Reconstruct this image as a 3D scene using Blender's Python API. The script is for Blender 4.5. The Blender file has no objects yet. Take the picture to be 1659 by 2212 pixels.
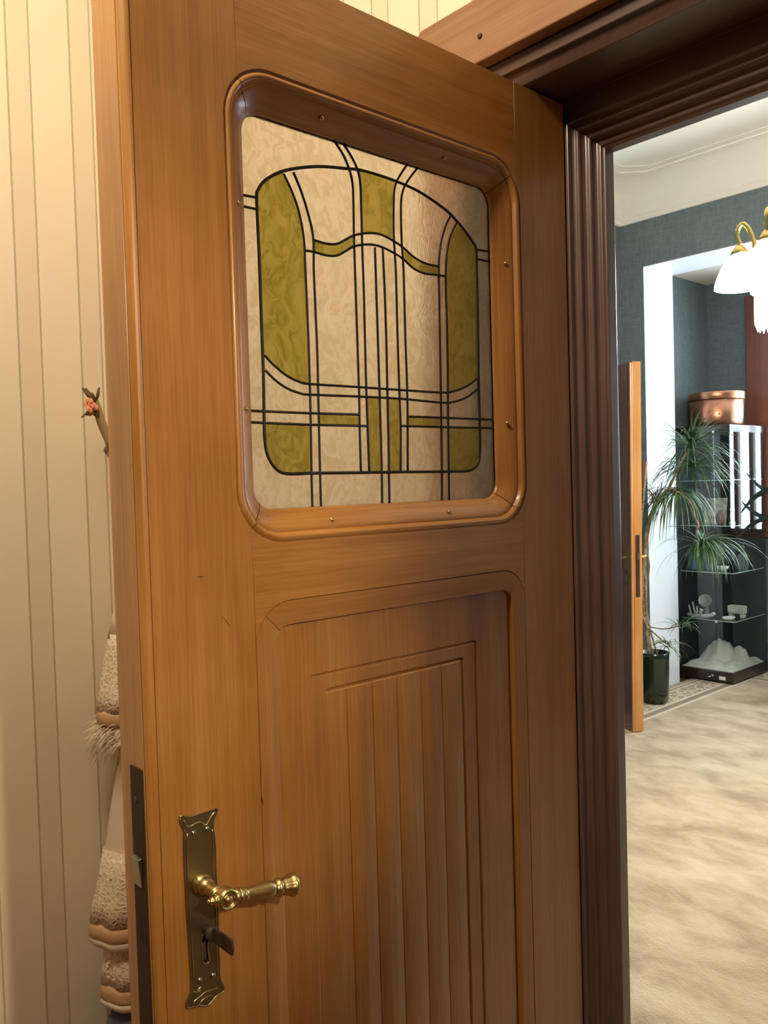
import bpy, bmesh, math, random
from mathutils import Vector, Matrix
random.seed(7)
S = bpy.context.scene
COL = S.collection
R = math.radians

# ------------------------------------------------------------------ camera
cam_d = bpy.data.cameras.new('camera')
cam = bpy.data.objects.new('camera', cam_d); COL.objects.link(cam)
S.camera = cam
cam_d.sensor_fit = 'VERTICAL'; cam_d.sensor_height = 36.0; cam_d.lens = 36.0*1824.0/2212.0
cam_d.clip_start = 0.02
YAW, PIT, ROL = R(47.948), R(1.8417), R(1.666)
fwd = Vector((-math.sin(YAW)*math.cos(PIT), math.cos(YAW)*math.cos(PIT), -math.sin(PIT)))
rgt = Vector((math.cos(YAW), math.sin(YAW), 0)); dwn = fwd.cross(rgt)
r2 = rgt*math.cos(ROL)+dwn*math.sin(ROL); d2 = dwn*math.cos(ROL)-rgt*math.sin(ROL)
cam.matrix_world = Matrix(((r2.x, -d2.x, -fwd.x, 0.95), (r2.y, -d2.y, -fwd.y, -1.27), (r2.z, -d2.z, -fwd.z, 1.50), (0, 0, 0, 1)))

# ------------------------------------------------------------------ world, lights, exposure
S.view_settings.view_transform = 'Standard'; S.view_settings.look = 'None'
S.view_settings.gamma = 1.0; S.view_settings.use_curve_mapping = False
S.view_settings.exposure = 0.0
W = bpy.data.worlds.new('world'); S.world = W; W.use_nodes = True
W.node_tree.nodes['Background'].inputs[0].default_value = (0.72, 0.87, 1.0, 1)
W.node_tree.nodes['Background'].inputs[1].default_value = 15.0
S.cycles.max_bounces = 10; S.cycles.transparent_max_bounces = 16
S.cycles.sample_clamp_indirect = 6.0
S.cycles.use_denoising = True

def light(name, kind, loc, power, color, size=.1, size_y=None, rot=None, portal=False):
    d = bpy.data.lights.new(name, kind); d.energy = power; d.color = color
    o = bpy.data.objects.new(name, d); COL.objects.link(o); o.location = loc
    if kind == 'AREA':
        d.size = size
        if size_y: d.shape = 'RECTANGLE'; d.size_y = size_y
        if portal: d.cycles.is_portal = True
    else: d.shadow_soft_size = size
    if rot: o.rotation_euler = rot
    return o
# warm ceiling lamp of the hall, above and behind the photographer
light('hall_ceiling_lamp', 'POINT', (0.16, -1.30, 2.80), 74, (1.0, 0.875, 0.655), .13)
sp = light('hall_wall_lamp_beam', 'SPOT', (2.05, -1.10, 2.20), 145, (1.0, 0.86, 0.60), .04)
sp.rotation_euler = (Vector((0, -.97, 1.40))-Vector((2.05, -1.10, 2.20))).to_track_quat('-Z', 'Y').to_euler()
sp.data.spot_size = R(37); sp.data.spot_blend = .8
# daylight through the bay window
light('bay_window_portal', 'AREA', (-0.45, 5.30, 1.75), 1, (1, 1, 1), 2.7, 2.2, (R(-90), 0, 0), portal=True)

# ------------------------------------------------------------------ helpers
def setp(o, label=None, cat=None, group=None, kind=None):
    if label: o['label'] = label
    if cat: o['category'] = cat
    if group: o['group'] = group
    if kind: o['kind'] = kind
    return o
def empty(name, loc, label=None, cat=None, group=None, kind=None):
    o = bpy.data.objects.new(name, None); COL.objects.link(o); o.location = loc; o.empty_display_size = .05
    return setp(o, label, cat, group, kind)
def obj(name, geo, mat, parent=None, smooth=False, bevel=0, seg=2, sub=0, solid=0, label=None, cat=None, group=None, kind=None):
    """geo = (verts, faces) in world coordinates -> ONE mesh object"""
    v, f = geo
    me = bpy.data.meshes.new(name); me.from_pydata([tuple(a) for a in v], [], [tuple(a) for a in f])
    bm = bmesh.new(); bm.from_mesh(me); bmesh.ops.recalc_face_normals(bm, faces=bm.faces); bm.to_mesh(me); bm.free()
    me.update()
    if smooth:
        for p in me.polygons: p.use_smooth = True
    for m in (mat if isinstance(mat, (list, tuple)) else [mat]): me.materials.append(m)
    o = bpy.data.objects.new(name, me); COL.objects.link(o)
    if parent is not None:
        o.parent = parent
        if parent.type == 'EMPTY': o.matrix_parent_inverse = Matrix.Translation(-Vector(parent.location))
    if solid:
        m = o.modifiers.new('s', 'SOLIDIFY'); m.thickness = solid; m.offset = 0
    if bevel:
        m = o.modifiers.new('b', 'BEVEL'); m.width = bevel; m.segments = seg; m.limit_method = 'ANGLE'; m.angle_limit = R(35)
        m.harden_normals = False
    if sub:
        m = o.modifiers.new('u', 'SUBSURF'); m.levels = sub; m.render_levels = sub
    return setp(o, label, cat, group, kind)
def join(*gs):
    V, F = [], []
    for v, f in gs:
        n = len(V); V += list(v); F += [tuple(i+n for i in a) for a in f]
    return V, F
def box(x0, x1, y0, y1, z0, z1):
    v = [(x, y, z) for x in (x0, x1) for y in (y0, y1) for z in (z0, z1)]
    return v, [(0, 1, 3, 2), (4, 6, 7, 5), (0, 4, 5, 1), (2, 3, 7, 6), (0, 2, 6, 4), (1, 5, 7, 3)]
def prism(poly, ax, a0, a1):
    """extrude a 2-D outline along axis ax (0: poly is (y,z), 1: (x,z), 2: (x,y))"""
    def p(u, a): return (a, u[0], u[1]) if ax == 0 else ((u[0], a, u[1]) if ax == 1 else (u[0], u[1], a))
    n = len(poly)
    v = [p(u, a0) for u in poly]+[p(u, a1) for u in poly]
    f = [tuple(range(n))[::-1], tuple(range(n, 2*n))]+[(i, (i+1) % n, n+(i+1) % n, n+i) for i in range(n)]
    return v, f
def lathe(prof, o, axis=(0, 0, 1), n=24, sx=1.0, sy=1.0, cap=True, flute=None):
    """prof: (radius, height) pairs turned about axis through o"""
    a = Vector(axis).normalized(); t = Vector((0, 0, 1)) if abs(a.z) < .9 else Vector((1, 0, 0))
    u = a.cross(t).normalized(); w = a.cross(u)
    V, F = [], []
    for k, (r, h) in enumerate(prof):
        for i in range(n):
            th = 2*math.pi*i/n; rr = r*(flute(k, th) if flute else 1)
            V.append(Vector(o)+a*h+u*(rr*math.cos(th)*sx)+w*(rr*math.sin(th)*sy))
    for k in range(len(prof)-1):
        for i in range(n):
            j = (i+1) % n; F.append((k*n+i, k*n+j, (k+1)*n+j, (k+1)*n+i))
    if cap:
        F.append(tuple(range(n))[::-1]); F.append(tuple(range((len(prof)-1)*n, len(prof)*n)))
    return V, F
def spline(P, k=6, closed=False):
    P = [Vector(p) for p in P]; n = len(P); out = []
    if n < 3: return P
    for i in range(n if closed else n-1):
        if closed: a, b, c, d = P[(i-1) % n], P[i], P[(i+1) % n], P[(i+2) % n]
        else: a, b, c, d = P[max(i-1, 0)], P[i], P[i+1], P[min(i+2, n-1)]
        for s in range(k):
            t = s/k
            out.append(.5*((2*b)+(c-a)*t+(2*a-5*b+4*c-d)*t*t+(3*b-a-3*c+d)*t**3))
    if not closed: out.append(P[-1])
    return out
def tube(P, r, n=8, cap=True, flat=1.0, up=None):
    """swept tube; r number or list"""
    P = [Vector(p) for p in P]; m = len(P); V, F = [], []
    pu = None
    for i, p in enumerate(P):
        t = (P[min(i+1, m-1)]-P[max(i-1, 0)])
        t = t.normalized() if t.length > 1e-9 else Vector((0, 0, 1))
        if pu is None:
            g = Vector(up) if up else (Vector((0, 0, 1)) if abs(t.z) < .9 else Vector((1, 0, 0)))
            u = (g-t*g.dot(t)).normalized()
        else:
            u = (pu-t*pu.dot(t)); u = u.normalized() if u.length > 1e-6 else pu
        pu = u; w = t.cross(u); rr = r[i] if isinstance(r, (list, tuple)) else r
        for k in range(n):
            th = 2*math.pi*k/n; V.append(p+u*(rr*math.cos(th)*flat)+w*(rr*math.sin(th)))
    for i in range(m-1):
        for k in range(n):
            j = (k+1) % n; F.append((i*n+k, i*n+j, (i+1)*n+j, (i+1)*n+k))
    if cap: F.append(tuple(range(n))[::-1]); F.append(tuple(range((m-1)*n, m*n)))
    return V, F
def ball(c, r, n=12, m=8, s=(1, 1, 1)):
    return lathe([(r*max(.02, math.sin(math.pi*i/m)), -r*math.cos(math.pi*i/m)) for i in range(m+1)], c, (0, 0, 1), n) if s == (1, 1, 1) else \
        ([Vector(c)+Vector(((v-Vector(c)).x*s[0], (v-Vector(c)).y*s[1], (v-Vector(c)).z*s[2])) for v in ball(c, r, n, m)[0]], ball(c, r, n, m)[1])
def ribbon(P, w, side, fold=.25):
    """long leaf: centre line P, width list w, side vector; two strips with a shallow fold"""
    P = [Vector(p) for p in P]; V, F = [], []; m = len(P)
    for i, p in enumerate(P):
        t = (P[min(i+1, m-1)]-P[max(i-1, 0)]).normalized()
        s = Vector(side)-t*Vector(side).dot(t); s.normalize(); nn = t.cross(s)
        V += [p-s*w[i]+nn*w[i]*fold, p, p+s*w[i]+nn*w[i]*fold]
    for i in range(m-1):
        a = 3*i; F += [(a, a+1, a+4, a+3), (a+1, a+2, a+5, a+4)]
    return V, F

# ------------------------------------------------------------------ materials
def mat(name):
    m = bpy.data.materials.new(name); m.use_nodes = True
    nt = m.node_tree; return m, nt, nt.nodes['Principled BSDF'], nt.nodes, nt.links
def srgb(r, g, b):
    f = lambda c: (c/255/12.92 if c/255 <= .04045 else ((c/255+.055)/1.055)**2.4)
    return (f(r), f(g), f(b), 1)
def plain(name, c, rough=.5, metal=0., spec=.5, bump=0, bscale=200, emit=None, strength=0, coat=0):
    m, nt, b, N, L = mat(name)
    b.inputs['Base Color'].default_value = c; b.inputs['Roughness'].default_value = rough; b.inputs['Metallic'].default_value = metal
    b.inputs['Specular IOR Level'].default_value = spec
    b.inputs['Coat Weight'].default_value = coat; b.inputs['Coat Roughness'].default_value = .12
    if bump:
        t = N.new('ShaderNodeTexNoise'); t.inputs['Scale'].default_value = bscale
        g = N.new('ShaderNodeTexCoord'); L.new(g.outputs['Object'], t.inputs['Vector'])
        k = N.new('ShaderNodeBump'); k.inputs['Strength'].default_value = bump; k.inputs['Distance'].default_value = .002
        L.new(t.outputs['Fac'], k.inputs['Height']); L.new(k.outputs['Normal'], b.inputs['Normal'])
    if emit: b.inputs['Emission Color'].default_value = emit; b.inputs['Emission Strength'].default_value = strength
    return m
def ramp(N, *stops):
    r = N.new('ShaderNodeValToRGB'); e = r.color_ramp.elements
    e[0].position, e[0].color = stops[0]; e[1].position, e[1].color = stops[-1]
    for p, c in stops[1:-1]:
        x = e.new(p); x.color = c
    return r
def mixc(N, L, fac, a, b, mode='MIX'):
    m = N.new('ShaderNodeMix'); m.data_type = 'RGBA'; m.blend_type = mode
    for s, i in ((fac, 0), (a, 6), (b, 7)):
        if isinstance(s, (int, float, tuple)): m.inputs[i].default_value = s
        else: L.new(s, m.inputs[i])
    return m.outputs[2]
def math_(N, L, op, a, b=None, c=None):
    m = N.new('ShaderNodeMath'); m.operation = op
    for i, s in enumerate((a, b, c)):
        if s is None: continue
        if isinstance(s, (int, float)): m.inputs[i].default_value = s
        else: L.new(s, m.inputs[i])
    return m.outputs[0]
def wood(name, dark, mid, lite, axis='Z', rough=.34, wear=.34, scale=1.0):
    m, nt, b, N, L = mat(name)
    g = N.new('ShaderNodeTexCoord')
    def mp(s):
        k = N.new('ShaderNodeMapping'); k.inputs['Scale'].default_value = s; L.new(g.outputs['Object'], k.inputs['Vector']); return k.outputs[0]
    def st(a, c): return {'Z': (a, a, c), 'Y': (a, c, a), 'X': (c, a, a)}[axis]
    def noise(vec, sc, det=4, ro=.55, dist=0):
        t = N.new('ShaderNodeTexNoise'); t.inputs['Scale'].default_value = sc; t.inputs['Detail'].default_value = det
        t.inputs['Roughness'].default_value = ro; t.inputs['Distortion'].default_value = dist; L.new(vec, t.inputs['Vector']); return t.outputs['Fac']
    fine = noise(mp(st(90*scale, 2.2)), 3.0, 6, .62)
    band = noise(mp(st(14*scale, .6)), 2.0, 4, .6, .6)
    blot = noise(mp((1, 1, 1)), 3.4, 3, .5)
    f = math_(N, L, 'MULTIPLY_ADD', fine, .38, math_(N, L, 'MULTIPLY', band, .42))
    f = math_(N, L, 'MULTIPLY_ADD', blot, .34, f)
    rp = ramp(N, (.40, dark), (.57, mid), (.74, lite)); L.new(f, rp.inputs[0])
    L.new(rp.outputs[0], b.inputs['Base Color'])
    rr = math_(N, L, 'MULTIPLY_ADD', blot, .16, rough-.03); L.new(rr, b.inputs['Roughness'])
    b.inputs['Coat Weight'].default_value = wear; b.inputs['Coat Roughness'].default_value = .16
    k = N.new('ShaderNodeBump'); k.inputs['Strength'].default_value = .12; k.inputs['Distance'].default_value = .0015
    L.new(math_(N, L, 'ADD', fine, math_(N, L, 'MULTIPLY', blot, 3.0)), k.inputs['Height']); L.new(k.outputs[0], b.inputs['Normal'])
    return m
PINE = (srgb(134, 84, 34), srgb(161, 107, 49), srgb(181, 128, 67))
M = {}
M['pine_v'] = wood('honey_pine_upright', *PINE, axis='Z')
M['pine_h'] = wood('honey_pine_rail', *PINE, axis='Y')
M['pine_x'] = wood('honey_pine_casing', srgb(124, 84, 54), srgb(140, 99, 67), srgb(156, 115, 82), axis='X', rough=.4, wear=.25)
M['jamb'] = wood('dark_stained_frame', srgb(86, 64, 56), srgb(106, 80, 70), srgb(122, 94, 82), axis='Z', rough=.33)
M['jamb_h'] = wood('dark_stained_lintel', srgb(62, 42, 34), srgb(80, 56, 46), srgb(96, 70, 58), axis='X', rough=.33)
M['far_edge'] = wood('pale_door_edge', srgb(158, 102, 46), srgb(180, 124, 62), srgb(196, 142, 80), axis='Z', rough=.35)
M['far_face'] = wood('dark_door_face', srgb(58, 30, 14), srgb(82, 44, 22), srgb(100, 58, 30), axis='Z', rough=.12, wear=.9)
M['brass'] = plain('aged_brass', srgb(188, 166, 114), .33, 1.0, bump=.06, bscale=300)
M['bronze'] = plain('dark_bronze_plate', srgb(138, 122, 90), .46, 1.0, bump=.08, bscale=160)
M['bronze_rim'] = plain('worn_bronze_relief', srgb(172, 154, 114), .34, 1.0)
M['steel'] = plain('dull_steel', srgb(150, 145, 130), .35, 1.0)
M['lock'] = plain('dark_lock_plate', srgb(50, 32, 19), .6, 0, .25)
M['iron'] = plain('dark_iron', srgb(58, 48, 36), .6, .3)
M['black'] = plain('keyhole_dark', srgb(16, 13, 10), .8)
M['lead'] = plain('lead_came', srgb(34, 27, 20), .5, .35)
M['white_lacquer'] = plain('white_gloss_paint', srgb(240, 242, 245), .3)
M['plaster'] = plain('ceiling_plaster', srgb(232, 226, 214), .85, bump=.03, bscale=60)
M['brown_post'] = wood('red_brown_window_post', srgb(92, 52, 40), srgb(112, 66, 52), srgb(126, 78, 62), axis='Z', rough=.3)
M['floor'] = wood('hall_parquet', srgb(84, 54, 30), srgb(110, 74, 44), srgb(126, 88, 54), axis='Y')

def wallpaper(name, ax, phase):
    m, nt, b, N, L = mat(name)
    g = N.new('ShaderNodeTexCoord'); sp = N.new('ShaderNodeSeparateXYZ'); L.new(g.outputs['Object'], sp.inputs[0])
    ns = N.new('ShaderNodeTexNoise'); ns.inputs['Scale'].default_value = 160; ns.inputs['Detail'].default_value = 2
    L.new(g.outputs['Object'], ns.inputs['Vector'])
    p = math_(N, L, 'ADD', sp.outputs[ax], -phase)
    p = math_(N, L, 'MULTIPLY_ADD', ns.outputs['Fac'], .0016, p)
    t = math_(N, L, 'MULTIPLY', p, 1/.1393); t = math_(N, L, 'FRACT', math_(N, L, 'ADD', t, 50.0))
    nar, lin = .352, .030
    rp = ramp(N, (0, srgb(178, 166, 140)), (lin, srgb(226, 210, 184)), (nar, srgb(178, 166, 140)), (nar+lin, srgb(234, 219, 194)), (.999, srgb(234, 219, 194)))
    rp.color_ramp.interpolation = 'CONSTANT'; L.new(t, rp.inputs[0])
    n2 = N.new('ShaderNodeTexNoise'); n2.inputs['Scale'].default_value = 9; n2.inputs['Detail'].default_value = 5; L.new(g.outputs['Object'], n2.inputs['Vector'])
    c = mixc(N, L, math_(N, L, 'MULTIPLY', n2.outputs['Fac'], .16), rp.outputs[0], srgb(206, 186, 160))
    L.new(c, b.inputs['Base Color']); b.inputs['Roughness'].default_value = .6
    k = N.new('ShaderNodeBump'); k.inputs['Strength'].default_value = .1; k.inputs['Distance'].default_value = .001
    n3 = N.new('ShaderNodeTexNoise'); n3.inputs['Scale'].default_value = 120; L.new(g.outputs['Object'], n3.inputs['Vector'])
    L.new(n3.outputs['Fac'], k.inputs['Height']); L.new(k.outputs[0], b.inputs['Normal'])
    return m
M['paper_left'] = wallpaper('striped_cream_wallpaper_side', 1, -.611)
M['paper_mid'] = wallpaper('striped_cream_wallpaper_front', 0, -.386)
def weave():
    m, nt, b, N, L = mat('green_grasscloth_wallpaper')
    g = N.new('ShaderNodeTexCoord')
    def wv(s, sc):
        k = N.new('ShaderNodeMapping'); k.inputs['Scale'].default_value = s; L.new(g.outputs['Object'], k.inputs['Vector'])
        n = N.new('ShaderNodeTexNoise'); n.inputs['Scale'].default_value = sc; n.inputs['Detail'].default_value = 3; L.new(k.outputs[0], n.inputs['Vector']); return n.outputs['Fac']
    a = wv((1, 1, 9), 14); c = wv((8, 8, 1), 14)
    f = math_(N, L, 'MULTIPLY_ADD', a, .5, math_(N, L, 'MULTIPLY', c, .5))
    rp = ramp(N, (.34, srgb(84, 97, 100)), (.66, srgb(108, 121, 124))); L.new(f, rp.inputs[0]); L.new(rp.outputs[0], b.inputs['Base Color'])
    b.inputs['Roughness'].default_value = .7
    k = N.new('ShaderNodeBump'); k.inputs['Strength'].default_value = .3; k.inputs['Distance'].default_value = .003; L.new(f, k.inputs['Height']); L.new(k.outputs[0], b.inputs['Normal'])
    return m
M['green_wall'] = weave()
def carpet():
    m, nt, b, N, L = mat('beige_carpet')
    g = N.new('ShaderNodeTexCoord'); sp = N.new('ShaderNodeSeparateXYZ'); L.new(g.outputs['Object'], sp.inputs[0])
    d = math_(N, L, 'MINIMUM', math_(N, L, 'ADD', sp.outputs[0], 2.165), math_(N, L, 'SUBTRACT', 5.14, sp.outputs[1]))
    ns = N.new('ShaderNodeTexNoise'); ns.inputs['Scale'].default_value = 60; L.new(g.outputs['Object'], ns.inputs['Vector'])
    d = math_(N, L, 'MULTIPLY_ADD', ns.outputs['Fac'], .012, math_(N, L, 'ADD', d, -.006))
    tan, cream, brown = srgb(150, 128, 96), srgb(200, 184, 150), srgb(122, 98, 68)
    rp = ramp(N, (0, tan), (.04, cream), (.055, brown), (.075, cream), (.095, srgb(130, 110, 78)), (.235, cream), (.26, brown), (.305, cream), (.335, tan), (.999, tan))
    rp.color_ramp.interpolation = 'CONSTANT'; L.new(d, rp.inputs[0])
    # scroll motif of the border band
    vo = N.new('ShaderNodeTexVoronoi'); vo.inputs['Scale'].default_value = 17; vo.feature = 'DISTANCE_TO_EDGE'; L.new(g.outputs['Object'], vo.inputs['Vector'])
    mo = ramp(N, (.08, (1, 1, 1, 1)), (.16, (0, 0, 0, 1))); L.new(vo.outputs['Distance'], mo.inputs[0])
    inb = math_(N, L, 'MULTIPLY', math_(N, L, 'GREATER_THAN', d, .1), math_(N, L, 'LESS_THAN', d, .235))
    c = mixc(N, L, math_(N, L, 'MULTIPLY', inb, mo.outputs[0]), rp.outputs[0], srgb(188, 170, 134))
    # brushed pile: light and dark swathes where the pile leans
    mp = N.new('ShaderNodeMapping'); mp.inputs['Rotation'].default_value = (0, 0, R(42)); mp.inputs['Scale'].default_value = (1.0, 1.7, 1); L.new(g.outputs['Object'], mp.inputs['Vector'])
    n1 = N.new('ShaderNodeTexNoise'); n1.inputs["Scale"].default_value = 3.6; n1.inputs['Detail'].default_value = 6; n1.inputs['Roughness'].default_value = .62; n1.inputs['Distortion'].default_value = .3
    L.new(mp.outputs[0], n1.inputs['Vector'])
    pl = ramp(N, (.34, srgb(136, 113, 82)), (.50, srgb(166, 144, 110)), (.66, srgb(186, 166, 134))); L.new(n1.outputs['Fac'], pl.inputs[0])
    fld = math_(N, L, 'GREATER_THAN', d, .335)
    c = mixc(N, L, fld, c, pl.outputs[0])
    L.new(c, b.inputs['Base Color']); b.inputs['Roughness'].default_value = .95; b.inputs['Sheen Weight'].default_value = .3
    n2 = N.new('ShaderNodeTexNoise'); n2.inputs['Scale'].default_value = 90; n2.inputs['Detail'].default_value = 5; L.new(mp.outputs[0], n2.inputs['Vector'])
    k = N.new('ShaderNodeBump'); k.inputs['Strength'].default_value = .5; k.inputs['Distance'].default_value = .012
    L.new(math_(N, L, 'MULTIPLY_ADD', n1.outputs['Fac'], 2.0, n2.outputs['Fac']), k.inputs['Height']); L.new(k.outputs[0], b.inputs['Normal'])
    return m
M['carpet'] = carpet()
def icy_glass(name, c1, c2, trans, tr_mix):
    m, nt, b, N, L = mat(name)
    g = N.new('ShaderNodeTexCoord')
    n0 = N.new('ShaderNodeTexNoise'); n0.inputs['Scale'].default_value = 16; n0.inputs['Detail'].default_value = 3; L.new(g.outputs['Object'], n0.inputs['Vector'])
    mp = N.new('ShaderNodeMapping'); mp.inputs['Scale'].default_value = (1, 1.25, .8); L.new(g.outputs['Object'], mp.inputs['Vector'])
    add = N.new('ShaderNodeVectorMath'); add.operation = 'MULTIPLY_ADD'; add.inputs[1].default_value = (.09,)*3
    L.new(n0.outputs['Color'], add.inputs[0]); L.new(mp.outputs[0], add.inputs[2])
    v = N.new('ShaderNodeTexNoise'); v.inputs['Scale'].default_value = 34; v.inputs['Detail'].default_value = 2; v.inputs['Distortion'].default_value = 2.2; L.new(add.outputs[0], v.inputs['Vector'])
    rp = ramp(N, (.44, c1), (.54, c2)); L.new(v.outputs['Fac'], rp.inputs[0])
    k = N.new('ShaderNodeBump'); k.inputs['Strength'].default_value = .7; k.inputs['Distance'].default_value = .002; L.new(v.outputs['Fac'], k.inputs['Height'])
    b.inputs['Roughness'].default_value = .30; b.inputs['Transmission Weight'].default_value = trans; b.inputs['IOR'].default_value = 1.2
    b.inputs['Specular IOR Level'].default_value = .5
    b.inputs['Coat Weight'].default_value = .2; b.inputs['Coat Roughness'].default_value = .08
    L.new(rp.outputs[0], b.inputs['Base Color']); L.new(k.outputs[0], b.inputs['Normal'])
    tl = N.new('ShaderNodeBsdfTranslucent'); L.new(rp.outputs[0], tl.inputs[0])
    mx = N.new('ShaderNodeMixShader'); mx.inputs[0].default_value = tr_mix
    L.new(b.outputs[0], mx.inputs[1]); L.new(tl.outputs[0], mx.inputs[2])
    L.new(mx.outputs[0], N['Material Output'].inputs[0])
    return m
M['cream_glass'] = icy_glass('cream_frosted_glass', srgb(238, 233, 221), srgb(255, 255, 252), .95, .12)
M['green_glass'] = icy_glass('olive_frosted_glass', srgb(192, 186, 98), srgb(210, 204, 122), .95, .12)
def clear_glass(name, tint, refl=.5, rough=.0):
    m, nt, b, N, L = mat(name)
    t = N.new('ShaderNodeBsdfTransparent'); t.inputs[0].default_value = tint
    gl = N.new('ShaderNodeBsdfGlossy'); gl.inputs['Roughness'].default_value = rough
    f = N.new('ShaderNodeFresnel'); ge = N.new('ShaderNodeNewGeometry')      # both faces of the sheet reflect like an air-to-glass face
    L.new(math_(N, L, 'MULTIPLY_ADD', ge.outputs['Backfacing'], 1/1.5-1.5, 1.5), f.inputs['IOR'])
    mx = N.new('ShaderNodeMixShader'); L.new(f.outputs[0], mx.inputs[0]); L.new(t.outputs[0], mx.inputs[1]); L.new(gl.outputs[0], mx.inputs[2])
    L.new(mx.outputs[0], N['Material Output'].inputs[0]); return m
M['vitrine'] = clear_glass('cabinet_glass', (.95, .97, .965, 1))
M['window'] = clear_glass('window_glass', (.97, .98, .98, 1))
M['blue_glass'] = plain('blue_glass', srgb(120, 160, 205), .08, 0, .6)
M['blue_glass'].node_tree.nodes['Principled BSDF'].inputs['Transmission Weight'].default_value = .55
M['bottle'] = plain('clear_bottle_glass', srgb(196, 210, 206), .05)
M['bottle'].node_tree.nodes['Principled BSDF'].inputs['Transmission Weight'].default_value = .8
M['cab_wood'] = plain('black_brown_cabinet_wood', srgb(38, 24, 20), .3, coat=.4)
M['cab_back'] = plain('dark_cabinet_lining', srgb(26, 26, 26), .6)
M['chrome'] = plain('chrome', srgb(210, 210, 210), .15, 1.0)
def hammered():
    m, nt, b, N, L = mat('beaten_copper')
    b.inputs['Base Color'].default_value = srgb(184, 128, 100); b.inputs['Metallic'].default_value = 1; b.inputs['Roughness'].default_value = .34
    g = N.new('ShaderNodeTexCoord'); n = N.new('ShaderNodeTexNoise'); n.inputs['Scale'].default_value = 14; n.inputs['Detail'].default_value = 3; L.new(g.outputs['Object'], n.inputs['Vector'])
    k = N.new('ShaderNodeBump'); k.inputs['Strength'].default_value = .25; k.inputs['Distance'].default_value = .01; L.new(n.outputs['Fac'], k.inputs['Height']); L.new(k.outputs[0], b.inputs['Normal'])
    return m
M['copper'] = hammered()
M['pot'] = plain('bottle_green_glaze', srgb(17, 34, 21), .2, coat=.3)
M['soil'] = plain('potting_soil', srgb(50, 36, 24), .95, bump=.6, bscale=90)
def two_tone(name, c1, c2, scale, rough=.45, trans=0):
    m, nt, b, N, L = mat(name)
    g = N.new('ShaderNodeTexCoord'); n = N.new('ShaderNodeTexNoise'); n.inputs['Scale'].default_value = scale; n.inputs['Detail'].default_value = 3
    L.new(g.outputs['Object'], n.inputs['Vector']); rp = ramp(N, (.38, c1), (.62, c2)); L.new(n.outputs['Fac'], rp.inputs[0]); L.new(rp.outputs[0], b.inputs['Base Color'])
    b.inputs['Roughness'].default_value = rough; return m
M['leaf'] = two_tone('strap_leaf_green', srgb(38, 66, 40), srgb(92, 122, 74), 9, .32)
M['leaf_pale'] = two_tone('pale_leaf_green', srgb(92, 112, 62), srgb(150, 164, 104), 9, .4)
M['leaf_dry'] = two_tone('dry_leaf', srgb(88, 78, 64), srgb(132, 118, 98), 12, .6)
M['stem'] = two_tone('pale_stem_bark', srgb(112, 94, 68), srgb(164, 146, 114), 30, .8)
M['agave'] = two_tone('dark_strap_leaf', srgb(20, 32, 36), srgb(40, 58, 62), 6, .25)
M['board'] = wood('rough_board', srgb(120, 82, 48), srgb(146, 104, 66), srgb(166, 122, 82), axis='Z', rough=.6, wear=0)
M['cloth'] = plain('white_cloth', srgb(212, 206, 192), .9, bump=.2, bscale=60)
M['coral'] = plain('white_coral', srgb(226, 226, 222), .8, bump=.5, bscale=140)
M['slab'] = two_tone('grey_white_slab', srgb(176, 170, 152), srgb(214, 210, 196), 20, .8)
M['shell'] = plain('pearly_shell', srgb(170, 170, 168), .25, .3)
M['disc'] = plain('dark_grey_stone', srgb(70, 72, 76), .5, bump=.3, bscale=40)
M['terracotta'] = plain('brown_earthenware', srgb(104, 66, 44), .5)
M['paper'] = plain('white_paper', srgb(232, 232, 226), .7)
M['shade'] = plain('lit_glass_shade', srgb(255, 250, 240), .3, emit=(1, .95, .86, 1), strength=110)
M['prism'] = plain('lit_glass_prisms', srgb(255, 252, 246), .15, emit=(1, .95, .86, 1), strength=60)
M['gold'] = plain('polished_brass', srgb(226, 196, 120), .2, 1.0)
def lace():
    m, nt, b, N, L = mat('cream_lace')
    g = N.new('ShaderNodeTexCoord'); v = N.new('ShaderNodeTexVoronoi'); v.feature = 'DISTANCE_TO_EDGE'; v.inputs['Scale'].default_value = 88
    n = N.new('ShaderNodeTexNoise'); n.inputs['Scale'].default_value = 60; L.new(g.outputs['Object'], n.inputs['Vector'])
    ad = N.new('ShaderNodeVectorMath'); ad.operation = 'MULTIPLY_ADD'; ad.inputs[1].default_value = (.02,)*3; L.new(n.outputs['Color'], ad.inputs[0]); L.new(g.outputs['Object'], ad.inputs[2])
    L.new(ad.outputs[0], v.inputs['Vector'])
    rp = ramp(N, (.03, srgb(242, 226, 204)), (.10, srgb(214, 190, 162))); L.new(v.outputs['Distance'], rp.inputs[0]); L.new(rp.outputs[0], b.inputs['Base Color'])
    b.inputs['Roughness'].default_value = .8
    k = N.new('ShaderNodeBump'); k.inputs['Strength'].default_value = .9; k.inputs['Distance'].default_value = .004; k.invert = True; L.new(v.outputs['Distance'], k.inputs['Height']); L.new(k.outputs[0], b.inputs['Normal'])
    return m
M['lace'] = lace()
M['tulle'] = plain('sheer_pale_tulle', srgb(216, 194, 172), .85)
M['tan_band'] = plain('tan_ribbed_band', srgb(200, 160, 120), .8, bump=.6, bscale=120)
M['fluff'] = plain('white_fluff', srgb(226, 210, 186), .95)
M['pearl'] = plain('pearl', srgb(250, 236, 214), .2)
M['denim'] = plain('slate_blue_cloth', srgb(86, 92, 104), .9)
M['rose'] = plain('dried_pink_petal', srgb(226, 150, 118), .85)
M['drygreen'] = plain('dried_olive_leaf', srgb(96, 78, 48), .85)
M['ribbon'] = plain('pale_ribbon', srgb(214, 196, 168), .6)

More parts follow.
